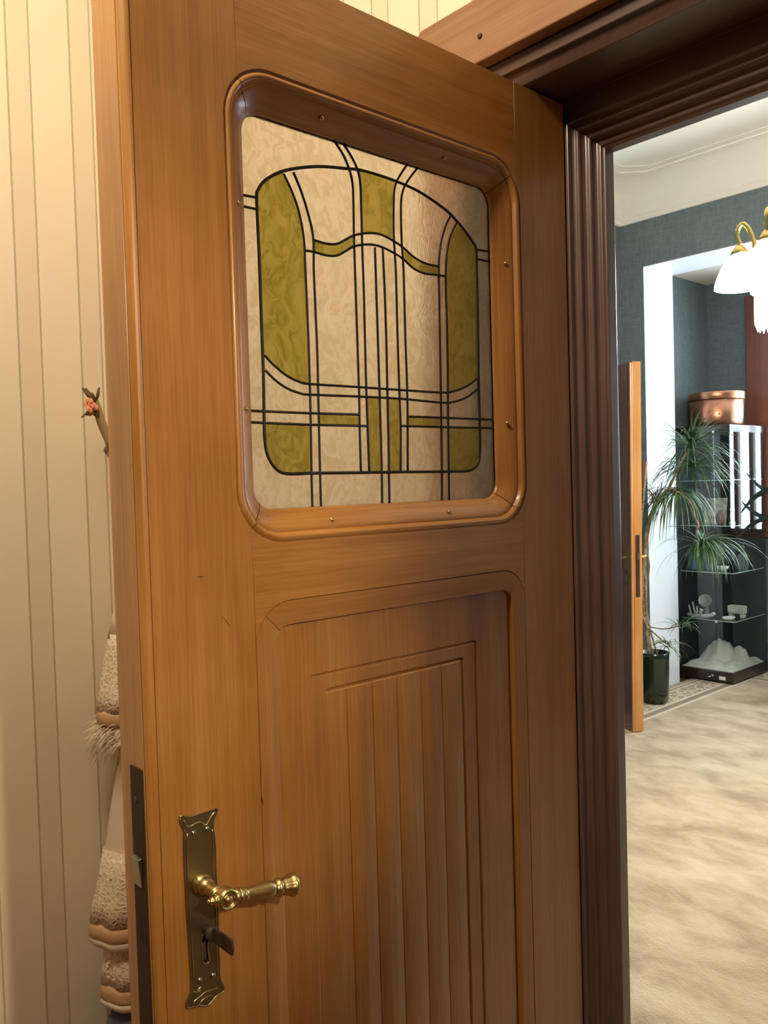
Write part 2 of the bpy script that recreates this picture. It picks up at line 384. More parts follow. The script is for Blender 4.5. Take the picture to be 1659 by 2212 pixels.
LEAD=[[(-0.5228,1.5201),(-0.5674,1.5200),(-0.5868,1.5291),(-0.5984,1.5482),(-0.6017,1.5715),(-0.6015,1.5918),(-0.6001,1.6615),(-0.6005,1.7136),(-0.6006,1.8144),(-0.6017,1.8973),(-0.5987,1.9122),(-0.5866,1.9277),(-0.5612,1.9448),(-0.5279,1.9582),(-0.4856,1.9699),(-0.4375,1.9778),(-0.4125,1.9816),(-0.3783,1.9825),(-0.3339,1.9809),(-0.2875,1.9758),(-0.2393,1.9634),(-0.2094,1.9519),(-0.1788,1.9329),(-0.1571,1.9152),(-0.1493,1.9057),(-0.1481,1.8662),(-0.1495,1.7574),(-0.1509,1.6773),(-0.1508,1.5935),(-0.1532,1.5459),(-0.1621,1.5277),(-0.1840,1.5199),(-0.2260,1.5193),(-0.3519,1.5197),(-0.4390,1.5197),(-0.5228,1.5201)],
[(-0.6262,1.8999),(-0.6005,1.9012)],
[(-0.6259,1.8848),(-0.6011,1.8851)],
[(-0.1505,1.9037),(-0.1144,1.9067)],
[(-0.1483,1.8878),(-0.1140,1.8888)],
[(-0.5548,1.9442),(-0.5422,1.9240),(-0.5303,1.8968),(-0.5225,1.8594),(-0.5215,1.8176),(-0.5204,1.7515),(-0.5198,1.6912),(-0.5202,1.6123),(-0.5220,1.5201),(-0.5223,1.4660)],
[(-0.5374,1.9502),(-0.5254,1.9275),(-0.5135,1.8970),(-0.5053,1.8624),(-0.5061,1.8138),(-0.5051,1.7533),(-0.5044,1.6924),(-0.5054,1.6006),(-0.5062,1.5208),(-0.5064,1.4660)],
[(-0.4603,2.0136),(-0.4429,1.9962),(-0.4314,1.9754),(-0.4268,1.9577),(-0.4261,1.9327),(-0.4271,1.8758),(-0.4270,1.8254),(-0.4266,1.7305),(-0.4261,1.6350),(-0.4270,1.5903),(-0.4272,1.5215)],
[(-0.4422,2.0134),(-0.4264,1.9969),(-0.4159,1.9805),(-0.4112,1.9610),(-0.4108,1.9167),(-0.4110,1.8596),(-0.4105,1.7959),(-0.4113,1.6679),(-0.4109,1.5907),(-0.4102,1.5213)],
[(-0.3096,2.0134),(-0.3266,1.9924),(-0.3378,1.9735),(-0.3419,1.9497),(-0.3441,1.8934),(-0.3417,1.8379),(-0.3420,1.7387),(-0.3413,1.6391),(-0.3408,1.5924),(-0.3436,1.5206)],
[(-0.2846,2.0151),(-0.3058,1.9920),(-0.3205,1.9705),(-0.3261,1.9462),(-0.3272,1.8931),(-0.3247,1.8404),(-0.3249,1.7403),(-0.3242,1.6399),(-0.3279,1.5204)],
[(-0.3849,1.8686),(-0.3846,1.7993),(-0.3843,1.7183),(-0.3840,1.6370),(-0.3841,1.5652),(-0.3842,1.5187),(-0.3853,1.4669)],
[(-0.3687,1.8697),(-0.3669,1.8016),(-0.3666,1.7199),(-0.3675,1.6378),(-0.3681,1.5654),(-0.3691,1.5185),(-0.3698,1.4663)],
[(-0.5054,1.8599),(-0.4823,1.8584),(-0.4623,1.8611),(-0.4458,1.8695),(-0.4269,1.8800),(-0.3992,1.8883),(-0.3731,1.8910),(-0.3466,1.8858),(-0.3241,1.8787),(-0.3012,1.8673),(-0.2728,1.8609),(-0.2432,1.8609)],
[(-0.5194,1.8419),(-0.5061,1.8426),(-0.4829,1.8411),(-0.4630,1.8437),(-0.4465,1.8522),(-0.4276,1.8632),(-0.3999,1.8709),(-0.3739,1.8721),(-0.3474,1.8673),(-0.3248,1.8603),(-0.3020,1.8487),(-0.2782,1.8444),(-0.2538,1.8456),(-0.2272,1.8469)],
[(-0.2093,1.9526),(-0.2256,1.9280),(-0.2379,1.8946),(-0.2433,1.8592),(-0.2439,1.8176),(-0.2454,1.7133),(-0.2470,1.6087),(-0.2489,1.5195),(-0.2510,1.4660)],
[(-0.1941,1.9442),(-0.2106,1.9202),(-0.2219,1.8903),(-0.2271,1.8476),(-0.2275,1.7848),(-0.2277,1.7147),(-0.2308,1.5951),(-0.2322,1.5193),(-0.2332,1.4664)],
[(-0.5971,1.6849),(-0.5828,1.6729),(-0.5618,1.6597),(-0.5401,1.6521),(-0.5188,1.6497),(-0.4255,1.6504),(-0.3376,1.6506),(-0.2513,1.6514),(-0.2208,1.6537),(-0.1838,1.6645),(-0.1519,1.6816)],
[(-0.5965,1.6641),(-0.5801,1.6512),(-0.5590,1.6406),(-0.5371,1.6351),(-0.5194,1.6342),(-0.4261,1.6360),(-0.3382,1.6366),(-0.2520,1.6347),(-0.2215,1.6360),(-0.1845,1.6458),(-0.1543,1.6618)],
[(-0.6236,1.6070),(-0.5193,1.6072),(-0.4263,1.6085)],
[(-0.6242,1.5912),(-0.5200,1.5904),(-0.4117,1.5913)],
[(-0.3230,1.6090),(-0.2454,1.6095),(-0.1145,1.6099)],
[(-0.3408,1.5934),(-0.2460,1.5937),(-0.1150,1.5950)]]
GREEN=[[(-0.6017,1.8973),(-0.6006,1.8144),(-0.6005,1.7136),(-0.5981,1.6849),(-0.5828,1.6729),(-0.5618,1.6597),(-0.5401,1.6521),(-0.5195,1.6497),(-0.5198,1.6912),(-0.5204,1.7515),(-0.5215,1.8176),(-0.5225,1.8594),(-0.5303,1.8968),(-0.5422,1.9240),(-0.5548,1.9442),(-0.5612,1.9448),(-0.5866,1.9277),(-0.5987,1.9122)],
[(-0.4096,1.9810),(-0.3783,1.9825),(-0.3393,1.9804),(-0.3419,1.9497),(-0.3443,1.8885),(-0.3731,1.8910),(-0.3992,1.8883),(-0.4108,1.8844),(-0.4108,1.9167)],
[(-0.1941,1.9442),(-0.2106,1.9202),(-0.2219,1.8903),(-0.2271,1.8476),(-0.2275,1.7848),(-0.2277,1.7147),(-0.2285,1.6533),(-0.2208,1.6537),(-0.1838,1.6645),(-0.1519,1.6816),(-0.1495,1.7574),(-0.1481,1.8662),(-0.1493,1.9057),(-0.1571,1.9152),(-0.1788,1.9329)],
[(-0.5054,1.8599),(-0.4823,1.8584),(-0.4623,1.8611),(-0.4458,1.8695),(-0.4278,1.8798),(-0.4276,1.8632),(-0.4465,1.8522),(-0.4630,1.8437),(-0.4829,1.8411),(-0.5050,1.8428)],
[(-0.3241,1.8787),(-0.3012,1.8673),(-0.2728,1.8609),(-0.2432,1.8609),(-0.2438,1.8463),(-0.2782,1.8444),(-0.3020,1.8487),(-0.3248,1.8603)],
[(-0.6009,1.5913),(-0.5200,1.5904),(-0.5220,1.5201),(-0.5674,1.5200),(-0.5868,1.5291),(-0.5984,1.5482)],
[(-0.2298,1.5934),(-0.1508,1.5942),(-0.1532,1.5459),(-0.1621,1.5277),(-0.1840,1.5199),(-0.2322,1.5193)],
[(-0.5028,1.6068),(-0.4272,1.6082),(-0.4270,1.5913),(-0.5026,1.5906)],
[(-0.3230,1.6087),(-0.2469,1.6094),(-0.2465,1.5937),(-0.3246,1.5935)],
[(-0.4091,1.6358),(-0.3840,1.6354),(-0.3841,1.5210),(-0.4102,1.5213)],
[(-0.3663,1.6356),(-0.3414,1.6357),(-0.3436,1.5206),(-0.3690,1.5208)]]
PLATE=[(-0.7719,1.0933),(-0.7690,1.0954),(-0.7563,1.0907),(-0.7431,1.0915),(-0.7298,1.0910),(-0.7200,1.0910),(-0.7195,1.0855),(-0.7236,1.0773),(-0.7259,1.0699),(-0.7244,1.0575),(-0.7235,1.0438),(-0.7239,1.0144),(-0.7235,0.9875),(-0.7230,0.9537),(-0.7239,0.9203),(-0.7235,0.8932),(-0.7236,0.8716),(-0.7181,0.8557),(-0.7207,0.8507),(-0.7306,0.8496),(-0.7429,0.8429),(-0.7545,0.8480),(-0.7646,0.8505),(-0.7724,0.8533),(-0.7710,0.8619),(-0.7659,0.8709),(-0.7647,0.8836),(-0.7651,0.9100),(-0.7657,0.9366),(-0.7669,0.9698),(-0.7675,1.0093),(-0.7676,1.0419),(-0.7673,1.0653),(-0.7662,1.0754),(-0.7708,1.0858)]
SWIRL=[[(-0.7671,1.0893),(-0.7645,1.0820),(-0.7596,1.0786),(-0.7538,1.0801),(-0.7479,1.0811),(-0.7429,1.0796),(-0.7372,1.0739),(-0.7326,1.0779),(-0.7279,1.0838),(-0.7232,1.0872)],
[(-0.7495,1.0798),(-0.7457,1.0813),(-0.7415,1.0782)],
[(-0.7645,0.8525),(-0.7614,0.8570),(-0.7533,0.8595),(-0.7451,0.8619),(-0.7377,0.8607),(-0.7287,0.8595)],
[(-0.7567,0.8477),(-0.7513,0.8533),(-0.7446,0.8550),(-0.7364,0.8541)],
[(-0.7589,0.8646),(-0.7558,0.8692),(-0.7513,0.8712)],
[(-0.7624,0.8694),(-0.7574,0.8665),(-0.7522,0.8676)],
[(-0.7628,1.0717),(-0.7648,1.0410),(-0.7642,1.0082),(-0.7638,0.9687),(-0.7626,0.9354),(-0.7619,0.9088),(-0.7615,0.8848)],
[(-0.7278,1.0665),(-0.7269,1.0449),(-0.7272,1.0155),(-0.7268,0.9886),(-0.7266,0.9550),(-0.7274,0.9217),(-0.7272,0.8947),(-0.7272,0.8758)]]
RIVET=[(-0.7542,1.0694),(-0.7352,1.0693),(-0.7529,0.8805),(-0.7339,0.8786)]
KEYHOLE=[(-0.7462,0.9363),(-0.7427,0.9376),(-0.7392,0.9336),(-0.7382,0.9279),(-0.7399,0.9225),(-0.7398,0.9105),(-0.7388,0.8994),(-0.7421,0.8974),(-0.7468,0.9000),(-0.7489,0.9061),(-0.7476,0.9162),(-0.7487,0.9260),(-0.7489,0.9320)]

# ------------------------------------------------------------------ setting: the hall
obj('floor', box(-2.6, 3.0, -3.6, 6.2, -.06, -.012), M['floor'], kind='structure')
obj('wall_left', box(-1.06, -.96, -3.6, -.06, -.012, 3.4), M['paper_left'], kind='structure')
M['dim_walls'] = wood('dark_unseen_hall_walls', srgb(70, 46, 30), srgb(92, 62, 40), srgb(108, 76, 52), axis='Z', rough=.5)  # invented dark finish for the unseen hall walls, keeps bounced light low
obj('wall_right', box(2.3, 2.4, -3.6, -.06, -.012, 3.4), M['dim_walls'], kind='structure')
obj('wall_back', box(-1.06, 2.4, -3.7, -3.6, -.012, 3.4), M['dim_walls'], kind='structure')
obj('ceiling', box(-1.06, 2.4, -3.6, -.06, 3.4, 3.46), M['plaster'], kind='structure')
obj('wall_front', join(box(-2.46, -.13, -.06, .045, -.012, 3.4), box(1.03, 2.6, -.06, .045, -.012, 3.4), box(-.13, 1.03, -.06, .045, 2.28, 3.4)), M['paper_mid'], kind='structure')
# ------------------------------------------------------------------ setting: the far room
obj('wall_front_green', join(box(-2.46, -.1121, .045, .15, -.012, 3.52), box(1.0081, 2.6, .045, .15, -.012, 3.52), box(-.1121, 1.0081, .045, .15, 2.2561, 3.52)), M['green_wall'], kind='structure').name = 'wall_near'
obj('wall_west', box(-2.46, -2.36, .15, 4.024, -.012, 3.52), M['green_wall'], kind='structure')
obj('wall_east', box(2.5, 2.6, .15, 5.3, -.012, 3.52), M['green_wall'], kind='structure')
obj('wall_far', join(box(-2.46, -2.176, 4.024, 4.403, -.012, 3.52), box(-2.176, 1.9, 4.024, 4.403, 2.947, 3.52), box(1.9, 2.5, 4.024, 4.403, -.012, 3.52)), M['green_wall'], kind='structure')
obj('trim_1', join(box(-2.178, -2.174, 4.020, 4.407, -.012, 2.949), box(-2.178, 1.9, 4.020, 4.407, 2.945, 2.949)), M['white_lacquer'], kind='structure', label='white painted lining of the wide bay opening')
obj('wall_bay', box(-2.40, -2.30, 4.403, 5.26, -.012, 3.06), M['green_wall'], kind='structure')
obj('ceiling_bay', box(-2.40, 2.5, 4.403, 5.26, 3.0, 3.06), M['plaster'], kind='structure')
obj('wall_north', join(box(-2.30, -1.98, 5.16, 5.26, -.012, 3.0), box(-1.98, 1.2, 5.16, 5.26, -.012, 1.02), box(-1.98, 1.2, 5.16, 5.26, 2.85, 3.0), box(1.2, 2.5, 5.16, 5.26, -.012, 3.0)), M['green_wall'], kind='structure')
w = empty('window_1', (-.4, 5.2, 1.02), 'tall bay window with red-brown posts beside the glass cabinet', 'window', kind='structure')
fr = [box(-1.98, -1.80, 5.12, 5.22, 1.02, 2.85), box(-1.98, 1.2, 5.14, 5.20, 1.02, 1.08), box(-1.98, 1.2, 5.14, 5.20, 2.79, 2.85), box(1.14, 1.2, 5.14, 5.20, 1.02, 2.85)]
for px in (-1.72, -1.60, -1.0, -.4, .2, .8): fr.append(box(px-.018, px+.018, 5.14, 5.20, 1.08, 2.79))
obj('window_frame', join(*fr), M['brown_post'], w, bevel=.004)
obj('pane', box(-1.80, 1.14, 5.168, 5.172, 1.08, 2.79), M['window'], w)
# cove and ceiling of the far room
prof = [(0, 3.262), (.018, 3.262), (.022, 3.272), (.022, 3.296), (.030, 3.304)]
for i in range(1, 13):
    a = math.pi/2*i/12; prof.append((.030+.185*(1-math.cos(a)), 3.304+.196*math.sin(a)))
prof += [(.222, 3.500), (.226, 3.492), (.236, 3.492), (.240, 3.500), (.30, 3.500), (.30, 3.53)]
xs, ys = -2.36, 4.024
V, F = [], []
for d, z in prof:                       # runs along the west wall, mitred with a small chamfer at the corner, then along the far wall
    c = .0 if d < .2 else .10
    for q in ((xs+d, .15), (xs+d, ys-d-c-.02*(d > .2)), (xs+d+c*1.1, ys-d), (2.5, ys-d)): V.append((q[0], q[1], z))
for k in range(len(prof)-1):
    for i in range(3): F.append((4*k+i, 4*k+i+1, 4*k+4+i+1, 4*k+4+i))
obj('trim_2', (V, F), M['plaster'], kind='structure', label='white plaster cove with a thin raised line')
obj('ceiling_far', box(-2.46, 2.6, .15, 4.42, 3.505, 3.56), M['plaster'], kind='structure')
obj('carpet', box(-2.165, 1.88, .20, 5.14, -.012, 0), M['carpet'], label='large beige carpet with a patterned border, covering the far room floor', cat='carpet')

# ------------------------------------------------------------------ dark door frame with honey casing
t1 = empty('door_frame', (.4, 0, 0), 'wooden door frame with stepped dark reveal and honey-coloured casing', 'door frame', kind='structure'); t1.name = 'trim_3'
ang = .012
head = [(-.224, 2.371-.01), (-.214, 2.371), (1.12, 2.371), (1.12, 2.256), (-.224, 2.256)]
obj('casing_head', prism(head, 1, -.09, -.06), M['pine_x'], t1, bevel=.003)
M['pine_c'] = wood('honey_pine_casing_upright', srgb(124, 84, 54), srgb(140, 99, 67), srgb(156, 115, 82), axis='Z', rough=.4, wear=.25)
obj('casing_leg', box(-.224, -.111, -.09, -.06, 0, 2.2555), M['pine_c'], t1, bevel=.003)
obj('casing_leg', box(1.007, 1.12, -.09, -.06, 0, 2.2555), M['pine_c'], t1, bevel=.003)
STAIR = [(0, .072), (0, .086), (.004, .089), (.010, .089), (.012, .092), (.0125, .100), (.016, .105), (.024, .106), (.026, .109), (.0265, .117), (.030, .121), (.038, .122), (.040, .126), (.045, .128), (.045, .155)]
def jamb(sign, x0):
    P = [(-.0, -.06), (.020, -.06), (.0215, -.050), (.024, -.046), (.026, -.040), (.026, .072)]     # bead, then the reveal
    P = [(-.111+a, y) for a, y in P]+[(.005+a, y) for a, y in STAIR]+[(-.112, .155)]
    return [(x0+sign*x, y) for x, y in P]
obj('jamb', prism(jamb(1, 0), 2, 0, 2.19), M['jamb'], t1, bevel=.0016)
obj('jamb', prism(jamb(-1, .896), 2, 0, 2.19), M['jamb'], t1, bevel=.0016)
P = [(-.06, 2.256), (-.06, 2.230), (-.050, 2.228), (-.046, 2.222), (-.040, 2.2075), (.072, 2.2075)]+[(y, 2.162-a) for a, y in STAIR]+[(.155, 2.256)]
obj('lintel', prism(P, 0, -.112, 1.008), M['jamb_h'], t1, bevel=.0016)
obj('screw', lathe([(.0035, 0), (.0055, .001), (.004, .003), (.001, .0035)], (-.0636, -.09, 2.300), (0, -1, 0), 12), M['iron'], t1, True)

# ------------------------------------------------------------------ the open door
D = empty('door_1', (-.04, -.37, .012), 'open honey pine door with leaded glass pane and fluted lower panel', 'door', kind='structure')
def arc(cy, cz, r, a0, a1, n=10): return [(cy+r*math.cos(R(a0+(a1-a0)*i/n)), cz+r*math.sin(R(a0+(a1-a0)*i/n))) for i in range(n+1)]
def rrect(y0, y1, z0, z1, r, n=12):
    r = max(r, .004)
    return arc(y0+r, z0+r, r, 180, 270, n)+arc(y1-r, z0+r, r, 270, 360, n)+arc(y1-r, z1-r, r, 0, 90, n)+arc(y0+r, z1-r, r, 90, 180, n)
ZB, ZT, T = .012, 2.20, -.076
G0 = (-.672, -.066, 1.424, 2.061, .075)           # opening of the glazed light: y0 y1 z0 z1 radius
P0 = (-.650, -.0785, .25, 1.3455, .058)           # opening of the lower panel
yl, yr, g = -.650, -.0785, .0007
M['joint'] = plain('dark_wood_joint', srgb(40, 22, 10), .8)
def clip_arcs():
    y0, y1, z0, z1, r = G0
    la = math.degrees(math.acos((yl-(y0+r))/r)); ra = math.degrees(math.acos((yr-(y1-r))/r))
    return la, ra
la, ra = clip_arcs(); y0, y1, z0, z1, r = G0
left = [(-.797, ZB), (yl-g, ZB)]+arc(y0+r, z0+r, r, 360-la, 180, 8)+arc(y0+r, z1-r, r, 180, la, 8)+[(yl-g, ZT), (-.797, ZT)]
right = [(yr+g, ZB), (.066, ZB), (.066, ZT), (yr+g, ZT)]+arc(y1-r, z1-r, r, ra, 0, 8)+arc(y1-r, z0+r, r, 0, -ra, 8)
toprail = [(yl+g, ZT)]+arc(y0+r, z1-r, r, la, 90, 6)+arc(y1-r, z1-r, r, 90, ra, 6)+[(yr-g, ZT)]
p0, p1, q0, q1, pr_ = P0
lock = arc(p0+pr_, q1-pr_, pr_, 180, 90, 8)+arc(p1-pr_, q1-pr_, pr_, 90, 0, 8)
lock = [(p+g if k < 9 else p-g, q) for k, (p, q) in enumerate(lock)]
lock += arc(y1-r, z0+r, r, 360-ra, 270, 6)+arc(y0+r, z0+r, r, 270, 360-la, 6)
bot = [(yl+g, ZB), (yr-g, ZB)]+arc(p1-pr_, q0+pr_, pr_, 0, -90, 8)+arc(p0+pr_, q0+pr_, pr_, 270, 180, 8)
plan = [(T, -.797), (T, -.810), (-.0125, -.810), (-.0112, -.8062), (-.0098, -.8095)]+[(-.0095+.0105*math.sin(R(a)), -.7990-.0105*math.cos(R(a))) for a in range(0, 91, 15)]+[(.0006, -.7985), (-.0012, -.797)]
obj('stile', join(prism(left, 0, T, 0), prism(plan, 2, ZB, ZT)), M['pine_v'], D, bevel=.0005)
obj('stile', prism(right, 0, T, 0), M['pine_v'], D, bevel=.0005)
obj('joint', join(box(T+.002, -.014, yl-g*.9, yl+g*.9, ZB, ZT), box(T+.002, -.008, yr-g*.9, yr+g*.9, ZB, ZT)), M['joint'], D)
obj('top_rail', prism(toprail, 0, T, 0), M['pine_h'], D, bevel=.0005)
obj('lock_rail', prism(lock, 0, T, 0), M['pine_h'], D, bevel=.0005)
obj('bottom_rail', prism(bot, 0, T, 0), M['pine_h'], D, bevel=.0005)
def mould(rect, prof, name, mats, gap=.0006):
    y0, y1, z0, z1, r = rect; n = 12
    rings = []
    for s, d in prof:
        ring = rrect(y0+s, y1-s, z0+s, z1-s, max(r-s*.95, .012), n); rings.append([(d, a, b) for a, b in ring])
    m = n+1; mid = [n//2+k*m for k in range(4)]
    for k in range(4):
        a, b = mid[k], mid[(k+1) % 4]+(4*m if k == 3 else 0)
        idx = [i % (4*m) for i in range(a, b+1)]; V, F = [], []
        for ring in rings:
            for c, i in enumerate(idx):
                p = Vector(ring[i])
                if c in (0, len(idx)-1):
                    q = Vector(ring[idx[1 if c == 0 else -2]]); p = p+(q-p).normalized()*gap
                V.append(p)
        w = len(idx)
        for i in range(len(rings)-1):
            for c in range(w-1): F.append((i*w+c, i*w+c+1, (i+1)*w+c+1, (i+1)*w+c))
        o = obj(name, (V, F), mats[k % 2], D, smooth=True)
        o.modifiers.new('e', 'EDGE_SPLIT').split_angle = R(50)
UP = [(.0, -.030), (.0, -.0020), (.0025, -.0032), (.0040, -.0010), (.0072, .0007), (.0105, .0002), (.0125, -.0020), (.0135, -.0066), (.0150, -.0086), (.0168, -.0080), (.0220, -.0105), (.0280, -.0142), (.0340, -.0184), (.0395, -.0232), (.0430, -.0272), (.0448, -.0282), (.0462, -.0300), (.0470, -.0320), (.0470, -.0400)]
def ring_under(rect, prof, mat_, name, off):
    y0, y1, z0, z1, r = rect; rg_ = [[(d-off, a, c) for a, c in rrect(y0+s, y1-s, z0+s, z1-s, max(r-s*.95, .012))] for s, d in prof]
    n = len(rg_[0]); V = [p for q in rg_ for p in q]
    obj(name, (V, [(i*n+k, i*n+(k+1) % n, (i+1)*n+(k+1) % n, (i+1)*n+k) for i in range(len(rg_)-1) for k in range(n)]), mat_, D)
mould(G0, UP, 'glazing_bead', (M['pine_h'], M['pine_v']))
LOWP = [(.0, -.020), (.0, -.0042), (.0016, -.0006), (.0310, -.0014), (.0340, -.0026), (.0350, -.0065), (.0352, -.0225)]
ring_under(G0, UP, M['joint'], 'rebate', .0022)
mould(P0, LOWP, 'panel_border', (M['pine_h'], M['pine_v']), .0003)
# fluted lower panel
k15 = .959/.95
gy = [-1.27+(v+1.27)*k15 for v in (-.4971, -.4476, -.3974, -.3455, -.2983, -.2476)]
OL, OR, IL = -1.27+(-.5603+1.27)*k15, -1.27+(-.2145+1.27)*k15, -1.27+(-.5375+1.27)*k15
ZO, ZI = 1.5+(1.2325-1.5)*k15, 1.5+(1.2083-1.5)*k15
ZOb, ZIb = .36, .385
def vee(t, w, d): return -d*max(0, 1-abs(t)/w)
def depth(y, z):
    h = 0
    if ZOb < z < ZO:
        h += vee(y-OR, .0035, .0030)
        h += vee(y-OL, .0020, .0010)
        if OL < y < OR: h -= .0006
    if OL < y < OR: h += vee(z-ZO, .0030, .0035)
    if IL < y < gy[-1]+.002:
        h += vee(z-ZI, .0035, .0040)
    if ZIb < z < ZI:
        fade = min(1, (ZI-z)/.05+.35)
        for v in gy: h += max(vee(y-v, .0020, .0062), -.0062*max(0, 1-(y-v)/.011) if y > v else 0)*fade if v != gy[-1] else vee(y-v, .004, .0036)
        for a, b in zip(gy[:-1], gy[1:]):
            if a < y < b: h += .0022*math.sin(math.pi*(y-a)/(b-a))*fade
    h += vee(y+.1165, .0030, .008)
    return -.009+h
ys_ = sorted(set([-.635, -.095, -.1196, -.1180, -.1165, -.1150, -.1134]+[v+o_ for v in gy+[OL, OR] for o_ in (-.0045, -.0035, -.0021, -.0011, 0, .0011, .0022, .0037, .006, .0085, .0112)]+[-.62+.012*i for i in range(43)]+[IL, IL-.001]))
zs_ = sorted(set([.265, 1.33]+[v+o_ for v in (ZO, ZI) for o_ in (-.0036, -.0031, -.0016, 0, .0016, .0031, .0036)]+[ZI-.01*i for i in range(1, 8)]+[.36, .385, .5, .7, .9, 1.26, 1.29]))
V = [(depth(y, z), y, z) for z in zs_ for y in ys_]; n = len(ys_)
F = [(j*n+i, j*n+i+1, (j+1)*n+i+1, (j+1)*n+i) for j in range(len(zs_)-1) for i in range(n-1)]
V2 = [(-.05, -.635, .265), (-.05, -.095, .265), (-.05, -.095, 1.33), (-.05, -.635, 1.33)]
obj('fluted_panel', join((V, F), (V2, [(0, 1, 2, 3)])), M['pine_v'], D)
# leaded glass
obj('cream_glass', prism(rrect(-.632, -.106, 1.461, 2.023, .03), 0, -.0400, -.0368), M['cream_glass'], D)
for poly in GREEN: obj('green_pane', prism(poly, 0, -.0366, -.0344), M['green_glass'], D)
parts = []
for ln in LEAD:
    L_ = [(-.0345, a, b) for a, b in ln]; P = spline(L_, 5) if len(L_) > 3 else L_
    parts.append(tube(P, .0024 if ln is LEAD[0] else .0019, 6, flat=1.0))
obj('lead_came', join(*parts), M['lead'], D, smooth=True)
# small round-headed pins in the glazing bead
for (py, pz), nx in zip([(-.500, 2.0288), (-.2457, 2.0316), (-.0961, 1.8839), (-.1017, 1.6031), (-.5041, 1.4519), (-.257, 1.4528), (-.6438, 1.6069), (-.6458, 1.8796)], [(0, -1), (0, -1), (-1, 0), (-1, 0), (0, 1), (0, 1), (1, 0), (1, 0)]):
    obj('pin', lathe([(.0030, -.003), (.0034, 0), (.0028, .0016), (.0012, .0024)], (-.0125, py, pz), (.8, nx[0]*.6, nx[1]*.6), 12), M['brass'], D, True)
# lock plate in the closing edge
obj('lock_plate', box(-.0478, -.0150, -.8116, -.806, .78, 1.159), M['lock'], D, bevel=.0006)
obj('latch_bolt', prism([(-.8116, 1.008), (-.8130, 1.010), (-.8165, 1.046), (-.8116, 1.047)], 0, -.0440, -.0235), M['steel'], D, bevel=.0006)
obj('bolt_slot', box(-.0365, -.0185, -.8119, -.8110, .940, .979), M['black'], D)
obj('plate_screw', lathe([(.0042, 0), (.0040, .0006), (.0015, .0008)], (-.034, -.8116, 1.1178), (0, -1, 0), 14), M['iron'], D, True)
# door plate, keyhole, rivets
def plate_mesh():
    bm = bmesh.new()
    def loop(pts, x):
        vs = [bm.verts.new((x, a, b)) for a, b in pts]
        return [bm.edges.new((vs[i], vs[(i+1) % len(vs)])) for i in range(len(vs))]
    O_ = [(p.y, p.z) for p in spline([(0, a, b) for a, b in PLATE], 3, True)]
    e = loop(O_, .0)+loop(KEYHOLE, .0)
    bmesh.ops.triangle_fill(bm, use_beauty=True, edges=e)
    res = bmesh.ops.extrude_face_region(bm, geom=bm.faces[:])
    for v in [v for v in res['geom'] if isinstance(v, bmesh.types.BMVert)]: v.co.x = .0030
    bm.verts.index_update()
    g_ = ([v.co.copy() for v in bm.verts], [tuple(v.index for v in f.verts) for f in bm.faces]); bm.free(); return g_
dp = obj('door_plate', plate_mesh(), M['bronze'], D, bevel=.0008, label='dark bronze long plate with scrolled ends')
RIM = spline([(.0028, a, b) for a, b in PLATE], 4, True); RIM.append(RIM[0])
obj('relief', join(tube(RIM, .0011, 6), *[tube(spline([(.0032, a, b) for a, b in q], 4), .0011, 6) for q in SWIRL]), M['bronze_rim'], dp, True)
for a, b in RIVET: obj('rivet', lathe([(.0036, 0), (.0034, .0012), (.0022, .0024), (.0006, .0028)], (.0028, a, b), (1, 0, 0), 14), M['steel'], dp, True)
kr = spline([(.0032, a, b) for a, b in KEYHOLE], 3, True); kr.append(kr[0])
obj('keyhole', prism(KEYHOLE, 0, .0001, .0004), M['black'], dp); obj('keyhole_rim', tube(kr, .0009, 6), M['bronze_rim'], dp, True)
obj('slot_liner', prism([(-.7468, .903), (-.7420, .902), (-.7405, .913), (-.7412, .926), (-.7470, .925)], 0, .0004, .0012), M['steel'], dp)
# lever handle
LV = obj('lever_handle', lathe([(.0136, 0), (.0140, .003), (.0120, .007), (.0105, .009), (.0112, .0115), (.0120, .013), (.0100, .0165), (.0082, .019), (.0084, .030), (.0092, .033), (.0098, .037), (.0090, .041)], (.003, -.746, 1.0019), (1, 0, 0), 28, flute=lambda k, th: 1+(.05*math.cos(12*th) if k < 3 else 0)), M['brass'], D, True, label='turned brass lever handle')
BX, BY, BZ = .0535, -.741, .999
obj('boss', lathe([(.008, -.013), (.0115, -.010), (.0137, -.005), (.0140, .000), (.0135, .005), (.0126, .0078), (.0112, .0086), (.0098, .0080), (.0092, .0058), (.0060, .0052), (.0056, .0072), (.0040, .0092), (.0012, .0100)], (BX, BY, BZ), (1, 0, 0), 32), M['brass'], LV, True)
prof = [(.007, .008), (.0086, .0125), (.0092, .014), (.0086, .0155), (.0072, .0165), (.0092, .0185), (.0094, .0205), (.0072, .0222), (.0082, .0240), (.0086, .0255), (.0074, .0270), (.0072, .030), (.0082, .038), (.0094, .048), (.0102, .056), (.0100, .0605), (.0082, .0635), (.0066, .0650), (.0096, .0670), (.0108, .0690), (.0108, .0710), (.0080, .0735), (.0082, .0755), (.0094, .083), (.0104, .0865), (.0118, .0880), (.0118, .0905), (.0104, .0925), (.0060, .0940), (.0035, .0950), (.0036, .0965), (.0020, .0985)]
prof = [(r_*(1.08 if k_ < 22 else 1.24), h_ if h_ < .02 else .02+(h_-.02)*1.16) for k_, (r_, h_) in enumerate(prof)]
tip = Vector((BX-.0535+.0535, -.6362, .981))
ax = (tip-Vector((BX, BY, BZ))); 
obj('grip', lathe(prof, (BX, BY, BZ), ax, 28, flute=lambda k, th: 1+(.07*math.cos(10*th) if 22 <= k <= 24 else 0)), M['brass'], LV, True)
